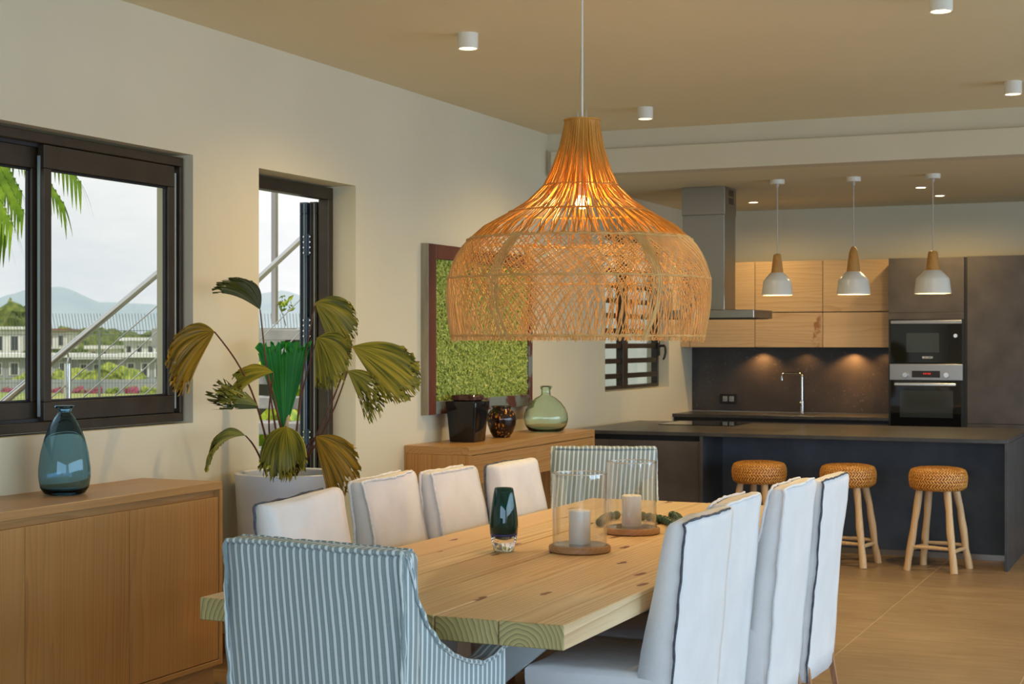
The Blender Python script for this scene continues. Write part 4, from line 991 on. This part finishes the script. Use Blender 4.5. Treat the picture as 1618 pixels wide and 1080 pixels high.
def armchair(loc, rz, label, seed, hgt=1.0, w_=.65):
    t = thing('armchair', label, 'armchair', loc, rz, 'striped armchairs at the ends of the table')
    hw = w_ / 2
    yo = lambda z: -.27 - .035 * (z - .1); yi = lambda z: yo(z) + .10 - .02 * z
    zz_ = [.06, .15, .3, .45, .55, .65, .75, .84, .90, .94, .965, .98, .992, 1.0]; zz_ = [z * hgt for z in zz_]
    bm, secs = cover_back(lambda z: w_ - .03 * (1 - z), zz_, yo, yi, seed, .005)
    finish('back_cover', bm, 'stripe_x', t, local=True, smooth='full')
    dense = []
    path = [Vector(s_[0]) for s_ in secs][:-1] + [Vector(secs[-2][k_]) for k_ in range(1, 10)] + [Vector(s_[10]) for s_ in secs][:-1][::-1]
    for a_, b_ in zip(path, path[1:]):
        for q in range(5): dense.append(a_.lerp(b_, q / 5))
    dense = [p + Vector((math.copysign(.004, p.x), -.005, .004)) + wob((p.x * 2 + seed, p.y, p.z * 2), .004, 14) for p in dense]
    bm = bmesh.new(); tube(bm, dense, [.008 * (1 + .4 * noise.noise(p * 40)) for p in dense], 6); finish('seam', bm, 'stripe_y', t, local=True, smooth='full')
    # second, front edge of the top, joined by the thickness of the back
    path = [Vector(secs[-2][k_]) for k_ in range(22, 11, -1)]; dense = []
    for a_, b_ in zip(path, path[1:]):
        for q in range(5): dense.append(a_.lerp(b_, q / 5))
    dense = [p + Vector((0, .004, .004)) + wob((p.x * 2 + seed, p.y + 3, p.z * 2), .004, 14) for p in dense]
    bm = bmesh.new(); tube(bm, dense, .007, 6); finish('seam', bm, 'stripe_y', t, local=True, smooth='full')
    # swooping sides
    prof = [(-.252, .985), (-.240, .975), (-.220, .93), (-.20, .85), (-.15, .77), (-.09, .71), (-.02, .665), (.07, .628), (.16, .608), (.22, .612), (.27, .632), (.30, .640)]
    prof = [(y, z * hgt) for y, z in prof]
    for sx in (-1, 1):
        bm = bmesh.new(); thk = .075
        rows = []
        for y, z in prof:
            n_ = 14; rows.append([Vector((sx * (hw + .004), y, .06 + (z - .06) * q / n_)) for q in range(n_ + 1)] + [Vector((sx * (hw - thk * .5), y, z + .006))] + [Vector((sx * (hw - thk), y, .06 + (z - .06) * (n_ - q) / n_)) for q in range(n_ + 1)])
        rows = [[p + Vector((-sx * .015 * (1 - p.z) - sx * .004, -.035 * (p.z - .1), 0)) + Vector(wob((p.x * .3 + seed, p.y * .7, p.z * .7), .006 * min(1, (p.y + .27) * 8), 5)) for p in r_] for r_ in rows]
        V_ = [[bm.verts.new(p) for p in r_] for r_ in rows]
        for a_, b_ in zip(V_, V_[1:]):
            for q in range(len(a_) - 1): bm.faces.new((a_[q], b_[q], b_[q + 1], a_[q + 1]))
            bm.faces.new((a_[-1], b_[-1], b_[0], a_[0]))
        bm.faces.new(V_[0]); bm.faces.new(V_[-1][::-1])
        finish('side_cover', bm, 'stripe_y', t, local=True, smooth=True)
        dense = []
        for off in (.006,):
            pts = [Vector(r_[14]) for r_ in rows]
            for a_, b_ in zip(pts, pts[1:]):
                for q in range(5): dense.append(a_.lerp(b_, q / 5))
        dense.append(pts[-1])
        dense = [p + wob((p.x + seed, p.y * 2, p.z * 2), .003, 14) + Vector((sx * .003, 0, .003)) for p in dense]
        bm = bmesh.new(); tube(bm, dense, [.0075 * (1 + .4 * noise.noise(p * 40)) for p in dense], 6); finish('seam', bm, 'stripe_x', t, local=True, smooth='full')
    bm = bmesh.new(); box(bm, -hw + .08, hw - .08, -.19, .285, .06, .40, bev=.01); finish('seat_cover', bm, 'stripe_x', t, local=True)
    secs2 = []
    for z, g_ in ((.405, -.01), (.43, 0), (.47, 0), (.495, -.02), (.505, -.05)):
        s_ = []; hx, y0, y1 = hw - .085 + g_, -.185 - g_, .29 + g_
        for q in range(8): s_.append((-hx + 2 * hx * q / 8, y0))
        for q in range(8): s_.append((hx, y0 + (y1 - y0) * q / 8))
        for q in range(8): s_.append((hx - 2 * hx * q / 8, y1))
        for q in range(8): s_.append((-hx, y1 + (y0 - y1) * q / 8))
        secs2.append([Vector((x, y, z)) for x, y in s_])
    bm = bmesh.new(); loft(bm, secs2); finish('seat_cushion', bm, 'stripe_x', t, local=True, smooth=True)
    for sx in (-1, 1):
        for y0 in (-.22, .24):
            bm = bmesh.new(); tube(bm, [(sx * (hw - .06), y0, .08), (sx * (hw - .06), y0, 0)], [.022, .018], 8); finish('leg', bm, 'legwood', t, local=True)
    return t
armchair((-2.385, 4.305, 0), R(-7), 'blue-grey striped armchair with its back to the viewer at the near end of the table', 2.2, 1.0)
armchair((-3.10, 8.30, 0), R(180 + 22), 'blue-grey striped armchair at the far corner of the table by the kitchen', 9.4, .99, .60)

# ------------------------------------------------------------------ on the table
def holder(px, py, lb, lb2, rg):
    c_ = at_z(px, py, TZ); x, y = c_.x, c_.y
    t = thing('candle_holder', lb, 'candle holder', (x, y, TZ), group='glass cylinder candle holders')
    bm = bmesh.new(); lathe(bm, [(0, 0), (.118, 0), (.124, .005), (.125, .020), (.121, .027), (.112, .0285), (.111, .024), (0, .024)], 56, (x, y, TZ + .0005)); finish('wooden_base', bm, 'holderwood', t, smooth=True)
    bm = bmesh.new(); lathe(bm, [(0, .0245), (.106, .0245), (.1095, .028), (.1095, rg), (.1065, rg), (.1055, .031), (0, .031)], 64, (x, y, TZ + .0005)); finish('glass_cylinder', bm, 'cylglass', t, smooth=True)
    for nm, r_, z_ in (('glass_rim', .108, rg), ('glass_foot', .1075, .030)):
        bm = bmesh.new(); tube(bm, [(x + r_ * math.cos(q * PI / 32), y + r_ * math.sin(q * PI / 32), TZ + z_) for q in range(65)], .0022, 6, caps=False); finish(nm, bm, 'clear', t, smooth='full')
    k = thing('candle', lb2, 'candle', (x, y, TZ + .0318), group='white pillar candles in glass cylinders')
    bm = bmesh.new(); lathe(bm, [(0, 0), (.041, 0), (.0435, .003), (.0435, .132), (.040, .136), (.030, .1345), (0, .132)], 40, (x, y, TZ + .0318)); finish('wax', bm, 'wax', k, smooth=True)
    bm = bmesh.new(); tube(bm, [(x, y, TZ + .162), (x + .003, y, TZ + .170), (x + .008, y, TZ + .180)], .0015, 6); finish('wick', bm, 'wick', k)
holder(916, 871, 'glass cylinder on a round wooden base, nearer of the two, beside the teal vase', 'white pillar candle in the nearer glass cylinder', .315)
holder(998, 842, 'glass cylinder on a round wooden base, farther of the two, in front of the beads', 'white pillar candle in the farther glass cylinder', .315)
c_ = at_z(796, 870, TZ); t = thing('teal_vase', 'small teal and green glass vase with a clear thick foot on the table', 'vase', (c_.x, c_.y, TZ))
vz = (c_.x, c_.y, TZ + .0005)
bm = bmesh.new(); lathe(bm, [(0, 0), (.036, 0), (.041, .004), (.047, .030), (.0535, .0620), (.044, .050), (.028, .042), (0, .039)], 56, vz); finish('clear_foot', bm, 'clear', t, smooth='full', label='clear solid glass foot')
bm = bmesh.new(); lathe(bm, [(0, .0395), (.028, .0425), (.044, .0505), (.0537, .0630), (.0555, .072), (.046, .060), (.024, .051), (0, .049)], 48, vz); finish('cobalt_band', bm, 'cobalt', t, smooth='full', label='cobalt blue layer under the core')
bm = bmesh.new(); lathe(bm, [(0, .0495), (.024, .0515), (.046, .0605), (.0556, .0725), (.0580, .105), (.056, .14), (.049, .19), (.041, .235), (.037, .252), (.0355, .2535), (.034, .252), (.038, .235), (.0455, .19), (.052, .14), (.0535, .105), (.048, .080), (.02, .066), (0, .064)], 56, vz); finish('teal_body', bm, 'tealglass', t, smooth='full', label='deep teal-green glass body')
# bead garland
t = thing('bead_garland', 'string of dark green beads behind the farther candle glass', 'beads', at_z(1040, 828, TZ))
path = [(948, 832), (958, 823), (974, 820), (992, 820), (1010, 821), (1026, 823), (1042, 826), (1056, 830), (1066, 836), (1076, 831), (1070, 823), (1058, 819)]
pw = [at_z(x, y, TZ) for x, y in path]; beads = []; carry = 0
for a_, b_ in zip(pw, pw[1:]):
    L_ = (b_ - a_).length; q = carry
    while q < L_: beads.append(a_.lerp(b_, q / L_)); q += .046
    carry = q - L_
bb = None
for p in beads:
    if bb is None:
        bm = bmesh.new(); bmesh.ops.create_icosphere(bm, subdivisions=3, radius=.0205)
        for v in bm.verts: v.co *= 1 + .05 * noise.noise(v.co * 160)
        bb = finish('bead', bm, 'bead', t, local=True, smooth='full'); o = bb
    else:
        o = bb.copy(); col.objects.link(o); o.parent = t
    o.location = WM[t].inverted() @ (p + Vector((rnd.uniform(-.003, .003), rnd.uniform(-.004, .004), .0205)))
    o.rotation_euler = (rnd.random() * 3, rnd.random() * 3, rnd.random() * 3)
bm = bmesh.new(); tube(bm, [p + Vector((0, 0, .0205)) for p in beads], .0015, 5); finish('string', bm, 'cord', t)

# ------------------------------------------------------------------ woven stools
def stool(x, y, rz, lb, first):
    if first is None:
        t = thing('bar_stool', lb, 'stool', (0, 0, 0), 0, 'woven-seat bar stools at the island')
        prof = [(0, .560), (.155, .560), (.180, .568), (.193, .590), (.198, .630), (.197, .665), (.190, .692), (.172, .708), (.13, .716), (.06, .720), (0, .721)]
        bm = bmesh.new(); lathe(bm, [(r_ * .975, z) for r_, z in prof], 48); seat = finish('seat', bm, 'weave', t, local=True, smooth='full')
        # plaited strands lying in a herringbone over the seat
        bm = bmesh.new(); r5 = random.Random(4)
        def rz_(s_):
            s_ = max(0, min(.999, s_)) * (len(prof) - 2) + 1; i = int(s_); f_ = s_ - i; a_, b_ = prof[i], prof[min(i + 1, len(prof) - 1)]
            return a_[0] + (b_[0] - a_[0]) * f_, a_[1] + (b_[1] - a_[1]) * f_
        for band in range(14):
            s0 = band / 14; r_, z_ = rz_(s0 + .03); n_ = max(6, int(2 * PI * r_ / .021))
            for k_ in range(n_):
                a_ = 2 * PI * (k_ + .5 * (band % 2)) / n_; sl = (1 if band % 2 else -1) * (.030 / max(r_, .03)) * .45
                q0, q1 = rz_(s0 - .012), rz_(s0 + .085); w2 = .0055
                pts = []
                for f_ in (0, .5, 1):
                    rr = q0[0] + (q1[0] - q0[0]) * f_; zz = q0[1] + (q1[1] - q0[1]) * f_; lift = .0035 * math.sin(PI * f_) + r5.uniform(0, .001)
                    aa = a_ + sl * (f_ - .5) * 2; nr = 1 if zz < .69 else .35
                    pts.append(Vector(((rr + lift * nr) * math.cos(aa), (rr + lift * nr) * math.sin(aa), zz + (lift if zz > .69 else 0) - (lift * .4 if zz < .59 else 0))))
                rows = []
                for p in pts:
                    tg = Vector((-math.sin(a_), math.cos(a_), 0)); rows.append((bm.verts.new(p - tg * w2), bm.verts.new(p + Vector((math.cos(a_), math.sin(a_), .3)) * .0022), bm.verts.new(p + tg * w2)))
                for u_, v_ in zip(rows, rows[1:]):
                    bm.faces.new((u_[0], u_[1], v_[1], v_[0])); bm.faces.new((u_[1], u_[2], v_[2], v_[1]))
        finish('woven_strands', bm, 'weave2', seat, local=True, smooth='full', kind='stuff')
        ft = []
        for sx, sy in ((-1, -1), (1, -1), (1, 1), (-1, 1)):
            top_, bot = Vector((sx * .098, sy * .098, .565)), Vector((sx * .168, sy * .168, 0)); ft.append((top_, bot)); pts = []
            for q in range(9):
                f_ = q / 8; pts.append(top_.lerp(bot, f_) + wob((sx * 3 + f_ * 2, sy * 5, f_), .006, 2))
            pts[-1].z = .0; bm = bmesh.new(); tube(bm, pts, [.025 + .002 * math.sin(q * 1.7 + sx) for q in range(9)], 12)
            for v in bm.verts: v.co.z = max(0, v.co.z)
            finish('leg', bm, 'stoolwood', t, local=True, smooth=True)
        for k_, z in enumerate((.165, .145, .165, .145)):
            a_, b_ = ft[k_], ft[(k_ + 1) % 4]; f_ = (.565 - z) / .565
            bm = bmesh.new(); tube(bm, [a_[0].lerp(a_[1], f_), a_[0].lerp(a_[1], f_).lerp(b_[0].lerp(b_[1], f_), .5) + Vector((0, 0, .003)), b_[0].lerp(b_[1], f_)], [.011, .015, .011], 8); finish('stretcher', bm, 'stoolwood', t, local=True, smooth=True)
    else:
        t = copy_tree(first); t['label'] = lb
    t.location = (x, y, 0); t.rotation_euler = (0, 0, rz)
    return t
s1 = stool(-1.735, 11.335, R(-10), 'bar stool with woven orange rush seat nearest the right end of the island', None)
stool(-2.372, 11.35, R(-7), 'middle bar stool with woven rush seat, partly hidden by a white chair', s1)
stool(-3.03, 11.36, R(-14), 'bar stool with woven rush seat at the left, nearest the island cupboards', s1)

# ------------------------------------------------------------------ outdoors
# terrain, falling away gently from the house
bm = bmesh.new()
prof_g = [(0, -.03), (25, -.03), (45, -.35), (120, -2.0), (200, -3.6), (400, -5), (1500, -5)]
angs = [YAW + R(a_) for a_ in range(-40, 80, 4)]
rows = []
for d_, z in prof_g[1:]:
    rows.append([bm.verts.new((-d_ * math.sin(a_), d_ * math.cos(a_), z)) for a_ in angs])
for a_, b_ in zip(rows, rows[1:]):
    for q in range(len(angs) - 1): bm.faces.new((a_[q], a_[q + 1], b_[q + 1], b_[q]))
ground = finish('ground', bm, 'ground', kind='structure')
finish('lawn', B(-40, WX - WT, -20, 40, -.3, -.03), 'ground', kind='structure')
finish('terrace', B(XR, XR + 8, -12, 20, -.15, -.03), 'concrete', kind='structure')
finish('terrace', B(WX - 4, XR, -12, YF, -.15, -.03), 'concrete', kind='structure')
# hills
bm = bmesh.new()
def hz(px): 
    pts = [(-600, 505), (-200, 480), (0, 470), (22, 463), (35, 459), (78, 453), (95, 453), (110, 456), (135, 468), (155, 477), (175, 477), (200, 478), (245, 481), (300, 488), (420, 462), (450, 458), (500, 475), (700, 500), (1100, 515)]
    for (x0, y0), (x1, y1) in zip(pts, pts[1:]):
        if x0 <= px <= x1: return y0 + (y1 - y0) * (px - x0) / (x1 - x0)
    return 520
fr = []; mid_ = []; bk = []
for px in range(-600, 1101, 12):
    a_ = ray(px, 540); D1 = 1500
    fr.append(bm.verts.new((a_[0] * 1150, a_[1] * 1150, -6)))
    h1 = EYE + (540 - hz(px)) / F * D1
    mid_.append(bm.verts.new((a_[0] * 1300, a_[1] * 1300, h1 * .45 + 4 * noise.noise(Vector((px * .05, 1, 0))))))
    bk.append(bm.verts.new((a_[0] * D1, a_[1] * D1, h1 + .8 * noise.noise(Vector((px * .06, 0, 0))))))
for r0, r1 in ((fr, mid_), (mid_, bk)):
    for q in range(len(fr) - 1): bm.faces.new((r0[q], r0[q + 1], r1[q + 1], r1[q]))
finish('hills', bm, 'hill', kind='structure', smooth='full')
# trees far off
def blob_tree(px, d_, w_m, h_m, zb, mat='tree', name='tree', lb=None, grp=None, cat='tree', seed=0, flat=1.0):
    a_ = ray(px, 540); c_ = Vector((a_[0] * d_, a_[1] * d_, zb)); r6 = random.Random(seed)
    bm = bmesh.new(); n_ = 5
    for q in range(n_):
        off = CR * (r6.uniform(-.5, .5) * w_m) + Vector((a_[0], a_[1], 0)) * r6.uniform(-.2, .2) * w_m
        rr = h_m * r6.uniform(.30, .48); mt = Matrix.Translation(c_ + off + Vector((0, 0, h_m * r6.uniform(.4, .66)))) @ Matrix.Diagonal((w_m / h_m * .9, w_m / h_m * .9, flat, 1))
        res = bmesh.ops.create_icosphere(bm, subdivisions=3, radius=rr, matrix=mt)
        for v in res['verts']: v.co += noise.noise_vector(v.co * (2.2 / h_m * 2)) * h_m * .14 + noise.noise_vector(v.co * (9 / h_m)) * h_m * .07
    t = thing(name, lb, cat, c_, group=grp)
    finish('crown', bm, mat, t, smooth=False)
    bm = bmesh.new(); tube(bm, [c_ + Vector((0, 0, -.3)), c_ + Vector((0, 0, h_m * .5))], [h_m * .04, h_m * .025], 8); finish('trunk', bm, 'brown', t)
r7 = random.Random(11)
bm = bmesh.new()
for px in list(range(-80, 300, 9)) + list(range(380, 560, 10)):
    d_ = r7.uniform(290, 350); a_ = ray(px + r7.uniform(-4, 4), 540); h = r7.uniform(6.5, 9.5)
    res = bmesh.ops.create_icosphere(bm, subdivisions=3, radius=h * .5, matrix=Matrix.Translation((a_[0] * d_, a_[1] * d_, -5 + h * .45)) @ Matrix.Diagonal((1.3, 1.3, 1, 1)))
    for v in res['verts']: v.co += noise.noise_vector(v.co * .35) * 1.6 + noise.noise_vector(v.co * 1.1) * .8
finish('treeline', bm, 'tree', label='distant belt of bushy trees below the hazy hills', cat='trees', kind='stuff')
blob_tree(10, 250, 10, 13.0, -5.2, lb='tall tree at the left edge above the white houses', seed=1)
k = 2
for px, d_, h, lb in ((60, 190, 4.2, 'round garden tree left of the window mullion'), (122, 170, 3.6, 'garden tree just right of the brown-clad white house'), (186, 196, 4.4, 'garden tree behind the low white house'), (117, 120, 1.8, 'bright shrub between the brown-clad house and the grey houses'), (232, 150, 2.6, 'shrub in front of the white house with framed openings'), (10, 150, 2.4, 'shrub above the long grey house at the left'), (150, 108, 1.8, 'small tree in front of the grey house with dark openings'), (190, 104, 2.2, 'broad-leaved tree before the gap between two grey houses'), (40, 102, 1.6, 'small tree before the long grey house')):
    blob_tree(px, d_, h * 1.25, h, -3.6 + (190 - d_) * .018, 'shrub' if h < 3.5 else 'tree', 'tree', lb, 'garden trees among the distant houses', seed=k); k += 1
# houses
def house(px0, px1, ytop, ybase, d_, mat, lb, wins=3, roof='extwhite', depth=9):
    z1 = EYE + (540 - ytop) / F * d_; z0 = EYE + (540 - ybase) / F * d_ - .4
    a0, a1 = at_d(px0, 540, d_), at_d(px1, 540, d_); u = (a1 - a0); wd = u.length; c_ = (a0 + a1) / 2
    t = thing('house', lb, 'house', (c_.x, c_.y, z0), YAW + R(6), group='modern houses on the slope')
    hh = z1 - z0
    finish('wall', B(-wd / 2, wd / 2, 0, depth, 0, hh), mat, t, local=True)
    finish('roof', B(-wd / 2 - .4, wd / 2 + .4, -.6, depth + .3, hh, hh + .35), roof, t, local=True)
    for q in range(wins):
        x0 = -wd / 2 + wd * (q + .18) / wins; x1 = -wd / 2 + wd * (q + .78) / wins
        f_ = finish('window', B(x0, x1, -.06, .02, hh * .15, hh * .78), 'extwhite', t, local=True)
        finish('pane', B(x0 + .12, x1 - .12, -.09, -.06, hh * .19, hh * .74), 'extdark', f_, local=True)
house(-60, 34, 520, 556, 200, 'extwhite', 'white two-storey house behind the left window sash', 4)
house(70, 105, 523, 546, 210, 'extwhite', 'white house with brown cladding just right of the window mullion', 2, 'brown')
house(140, 172, 551, 562, 165, 'extwhite', 'low white house in the middle of the view', 2)
house(196, 246, 538, 566, 175, 'extwhite', 'white house with framed openings at the right of the window view', 3)
house(-40, 112, 565, 590, 132, 'extgrey', 'long grey house behind the fence at the left', 6)
house(123, 184, 567, 592, 126, 'extgrey', 'grey house with dark openings in the middle of the window view', 3)
house(197, 262, 565, 592, 116, 'extgrey', 'grey house at the right of the window view', 3)
# low boundary wall with flowering shrubs
a0, a1 = at_d(-60, 540, 96), at_d(420, 540, 96)
t = thing('boundary_wall', 'low grey garden wall below the distant grey houses', 'wall', ((a0.x + a1.x) / 2, (a0.y + a1.y) / 2, -1.8), YAW)
wl_ = (a1 - a0).length
finish('masonry', B(-wl_ / 2, wl_ / 2, 0, .5, 0, 1.1), 'extgrey', t, local=True)
for q, (px, m_, lb) in enumerate(((14, 'flower', 'pink flowering bush left of the window mullion'), (90, 'flower', 'pink flowering bush beside the railing post'), (126, 'flower', 'pink bush, left of the pair in the middle of the view'), (150, 'flower', 'pink bush, right of the pair in the middle of the view'), (176, 'shrub', 'plain green bush in the middle of the grey wall'), (207, 'flower', 'pink flowering bush under the right grey house'), (236, 'shrub', 'plain green bush at the right end of the window view'))):
    blob_tree(px, 94, .6, .7, -1.75, m_, 'flowering_shrub', lb, 'bushes along the low grey wall', 'shrub', seed=200 + q)
# wire fence
def fence():
    d_ = 25.0; a0 = at_d(-260, 540, d_); a1 = at_d(620, 540, d_); u = (a1 - a0).normalized(); L_ = (a1 - a0).length
    t = thing('wire_fence', 'grey welded wire fence with cranked top across the lawn', 'fence', ((a0 + a1) / 2).xy.to_3d() + Vector((0, 0, -.03)))
    nrm = Vector((-u.y, u.x, 0)); nrm = nrm if nrm.dot(CT) > 0 else -nrm
    bm = bmesh.new(); q = 0.0; zt = 1.78
    while q < L_:
        p = a0 + u * q
        for z0, z1, o0, o1 in ((0, zt, 0, 0), (zt, zt + .27, 0, .16)):
            s_ = .0045
            vs = [bm.verts.new(Vector((p.x, p.y, z)) + u * (s_ * dx) + nrm * (o_ + s_ * dn_)) for z, o_ in ((z0, o0), (z1, o1)) for dx, dn_ in ((-1, -1), (1, -1), (0, 1))]
            for i in range(3): bm.faces.new((vs[i], vs[(i + 1) % 3], vs[3 + (i + 1) % 3], vs[3 + i]))
        q += .05
    finish('upright_wires', bm, 'fence', t, kind='stuff')
    for z in (.2, .55, .95, 1.35, 1.72, 1.78):
        bm = bmesh.new(); tube(bm, [Vector((a0.x, a0.y, z)), Vector((a1.x, a1.y, z))], .006, 5); finish('rail_wire', bm, 'fence', t)
    q = 1.7
    while q < L_:
        p = a0 + u * q; bm = bmesh.new(); tube(bm, [(p.x, p.y, 0), (p.x, p.y, zt)], .022, 6); finish('post', bm, 'fence', t); q += 2.5
fence()
# stair with stainless railing
SL = .55
def rail(x, y0, y1, zref, yref, cables, posts, lb):
    z = lambda y: zref + SL * (y - yref)
    t = thing('stair_railing', lb, 'railing', (x, (y0 + y1) / 2, 0), group='stainless stair railings outside')
    bm = bmesh.new(); tube(bm, [(x, y0, z(y0)), (x, y1, z(y1))], .0215, 16); finish('handrail', bm, 'inox', t, smooth=True)
    for dz, ya, yb in cables:
        bm = bmesh.new(); tube(bm, [(x, ya, z(ya) - dz), (x, yb, z(yb) - dz)], .004, 6); finish('cable', bm, 'inox', t)
    for yp, zb in posts:
        bm = bmesh.new(); tube(bm, [(x, yp, zb), (x, yp, z(yp) - .085)], .0205, 14); tube(bm, [(x, yp, z(yp) - .09), (x, yp + .008, z(yp) - .05), (x, yp, z(yp) - .02)], .006, 6); finish('post', bm, 'inox', t, smooth=True)
yp = 6.75 + .36
rail(-6.0, 5.0, 9.0, 1.256, 6.682, [(.20, 5.2, 9.0), (.36, 5.2, 9.0), (.52, 5.2, 9.0), (.68, 5.2, 9.0)], [(7.235, .25), (5.6, -.02)], 'stainless stair handrail with cables seen through the sliding window')
rail(-5.6, 8.3, 10.6, 2.009, 8.615, [(.40, 8.3, 10.4), (.62, 8.3, 10.2)], [(10.4, .9)], 'stainless handrail crossing the open door gap')
t = thing('concrete_stair', 'open concrete stair outside the folding door', 'stair', (-6.4, 9.5, 0))
for i in range(14):
    z = .17 * (i + 1); y = 8.05 + .31 * i
    if z > 1.75: break
    bm = bmesh.new(); box(bm, -7.0, -5.66, y, y + .33, z - .085, z, bev=.004); centre(finish('tread', bm, 'concrete', t))
prism_b = bmesh.new(); prism(prism_b, [(8.05, -.03), (8.45, -.03), (11.5, 1.55), (11.5, 1.72), (11.2, 1.72)], 'X', -6.9, -6.8); finish('stringer', prism_b, 'extgrey', t)
prism_b = bmesh.new(); prism(prism_b, [(8.05, -.03), (8.45, -.03), (11.5, 1.55), (11.5, 1.72), (11.2, 1.72)], 'X', -5.85, -5.75); finish('stringer', prism_b, 'extgrey', t)
finish('landing', B(-8.6, -5.66, 11.5, 12.3, 1.55, 1.72), 'concrete', t)
pA = at_d(434, 505, 11.5)
bm = bmesh.new(); box(bm, pA.x - .018, pA.x + .018, pA.y - .018, pA.y + .018, 1.73, 3.4); tube(bm, [(pA.x - .5, pA.y, -.03), (pA.x - .5, pA.y, 1.6)], .03, 8)
finish('post', bm, 'inox', t)
blob_tree(470, 16.5, 1.5, 1.55, -.03, 'vine', 'leafy_shrub', 'lime green leafy shrub behind the concrete stair', None, 'shrub', seed=77)
# leafy sprig at the stair
def sprig():
    t = thing('vine_sprig', 'small lime-green vine sprig above the concrete stair', 'plant', at_d(445, 510, 11.6)); r8 = random.Random(2); pts = [at_d(440 + q * 4.2, 505 - 9 * math.sin(q * .9) - q * 2.0, 11.6) for q in range(7)]
    pts = [at_d(452, 515, 11.6)] + [at_d(447, 497, 11.6), at_d(441, 484, 11.6), at_d(447, 474, 11.6)]
    bm = bmesh.new(); tube(bm, pts, .003, 5); finish('stem', bm, 'petiole', t)
    for i in range(26):
        p = at_d(r8.uniform(441, 462), r8.uniform(468, 490) + 0, 11.6 + r8.uniform(-.05, .05)); n_ = Vector((r8.uniform(-1, 1), r8.uniform(-1, 1), r8.uniform(-.5, 1))).normalized(); u_ = n_.orthogonal().normalized(); v_ = n_.cross(u_); s_ = r8.uniform(.018, .035)
        bm = bmesh.new(); vs = [bm.verts.new(p + u_ * s_ * a_ + v_ * s_ * b_ + n_ * c2) for a_, b_, c2 in ((-1, 0, 0), (-.2, .55, .004), (1, 0, -.006), (-.2, -.55, .004))]; bm.faces.new(vs[:3]); bm.faces.new((vs[0], vs[2], vs[3])); finish('leaf', bm, 'vine', t)
sprig()
# palm fronds hanging by the window
def palm_tree():
    base = Vector((-8.3, 7.6, 0)); top = Vector((-7.75, 7.2, 3.6)); r9 = random.Random(8)
    t = thing('palm_tree', 'green palm tree whose fronds hang across the top of the sliding window', 'tree', (base.x, base.y, -.03))
    bm = bmesh.new(); tube(bm, [base, base.lerp(top, .5) + Vector((.1, 0, 0)), top], [.16, .12, .10], 12); finish('trunk', bm, 'brown', t, smooth=True)
    ends = [(35, 330), (125, 285), (98, 318), (-15, 350), (60, 250), (5, 300), (-50, 330), (150, 180), (20, 230), (-5, 335), (18, 350), (32, 300), (-30, 300), (8, 372)]
    for e_i, (px, py) in enumerate(ends):
        end = at_d(px, py, 9.0 + r9.uniform(-.3, .8)); st_ = top; mid_p = (st_ + end) / 2 + Vector((0, 0, .55))
        bm = bmesh.new(); cur = [(st_ * (1 - f_) ** 2 + mid_p * 2 * f_ * (1 - f_) + end * f_ ** 2) for f_ in [q / 30 for q in range(31)]]
        fr_ = finish('frond', (tube(bm, cur, [.014 * (1 - q / 34) for q in range(31)], 5), bm)[1], 'palm', t)
        bm = bmesh.new()
        for q in range(4, 31):
            tg = (cur[q] - cur[q - 1]).normalized(); sd = tg.cross(Vector((0, 0, 1))).normalized()
            for s_ in (-1, 1):
                for rep in (0, .5):
                    p = cur[q].lerp(cur[q - 1], rep); L_ = (.50 - .009 * q) * r9.uniform(.8, 1.1); d_ = (sd * s_ * .55 + tg * .9 + Vector((0, 0, -.35))).normalized(); w2 = .011; pv = None; pp = p.copy()
                    for m_ in range(6):
                        ww = w2 * (1 - (m_ / 5) ** 1.6) + .0008; wv = d_.cross(Vector((0, 0, 1))).normalized()
                        cur_v = (bm.verts.new(pp - wv * ww), bm.verts.new(pp + wv * ww))
                        if pv: bm.faces.new((pv[0], pv[1], cur_v[1], cur_v[0]))
                        pv = cur_v; d_ = (d_ + Vector((0, 0, -.26))).normalized(); pp = pp + d_ * (L_ / 5)
        finish('leaflets', bm, 'palm', fr_, kind='stuff')
palm_tree()
# neighbouring white building behind the small kitchen window
t = thing('annexe', 'pale rendered building close outside the small kitchen window', 'building', (-6.9, 19, 0))
finish('wall', B(-7.4, -6.4, 12.6, 26, -.03, 4.2), 'annexe', t); finish('parapet', B(-7.45, -6.35, 12.5, 26.1, 4.2, 4.35), 'extgrey', t)
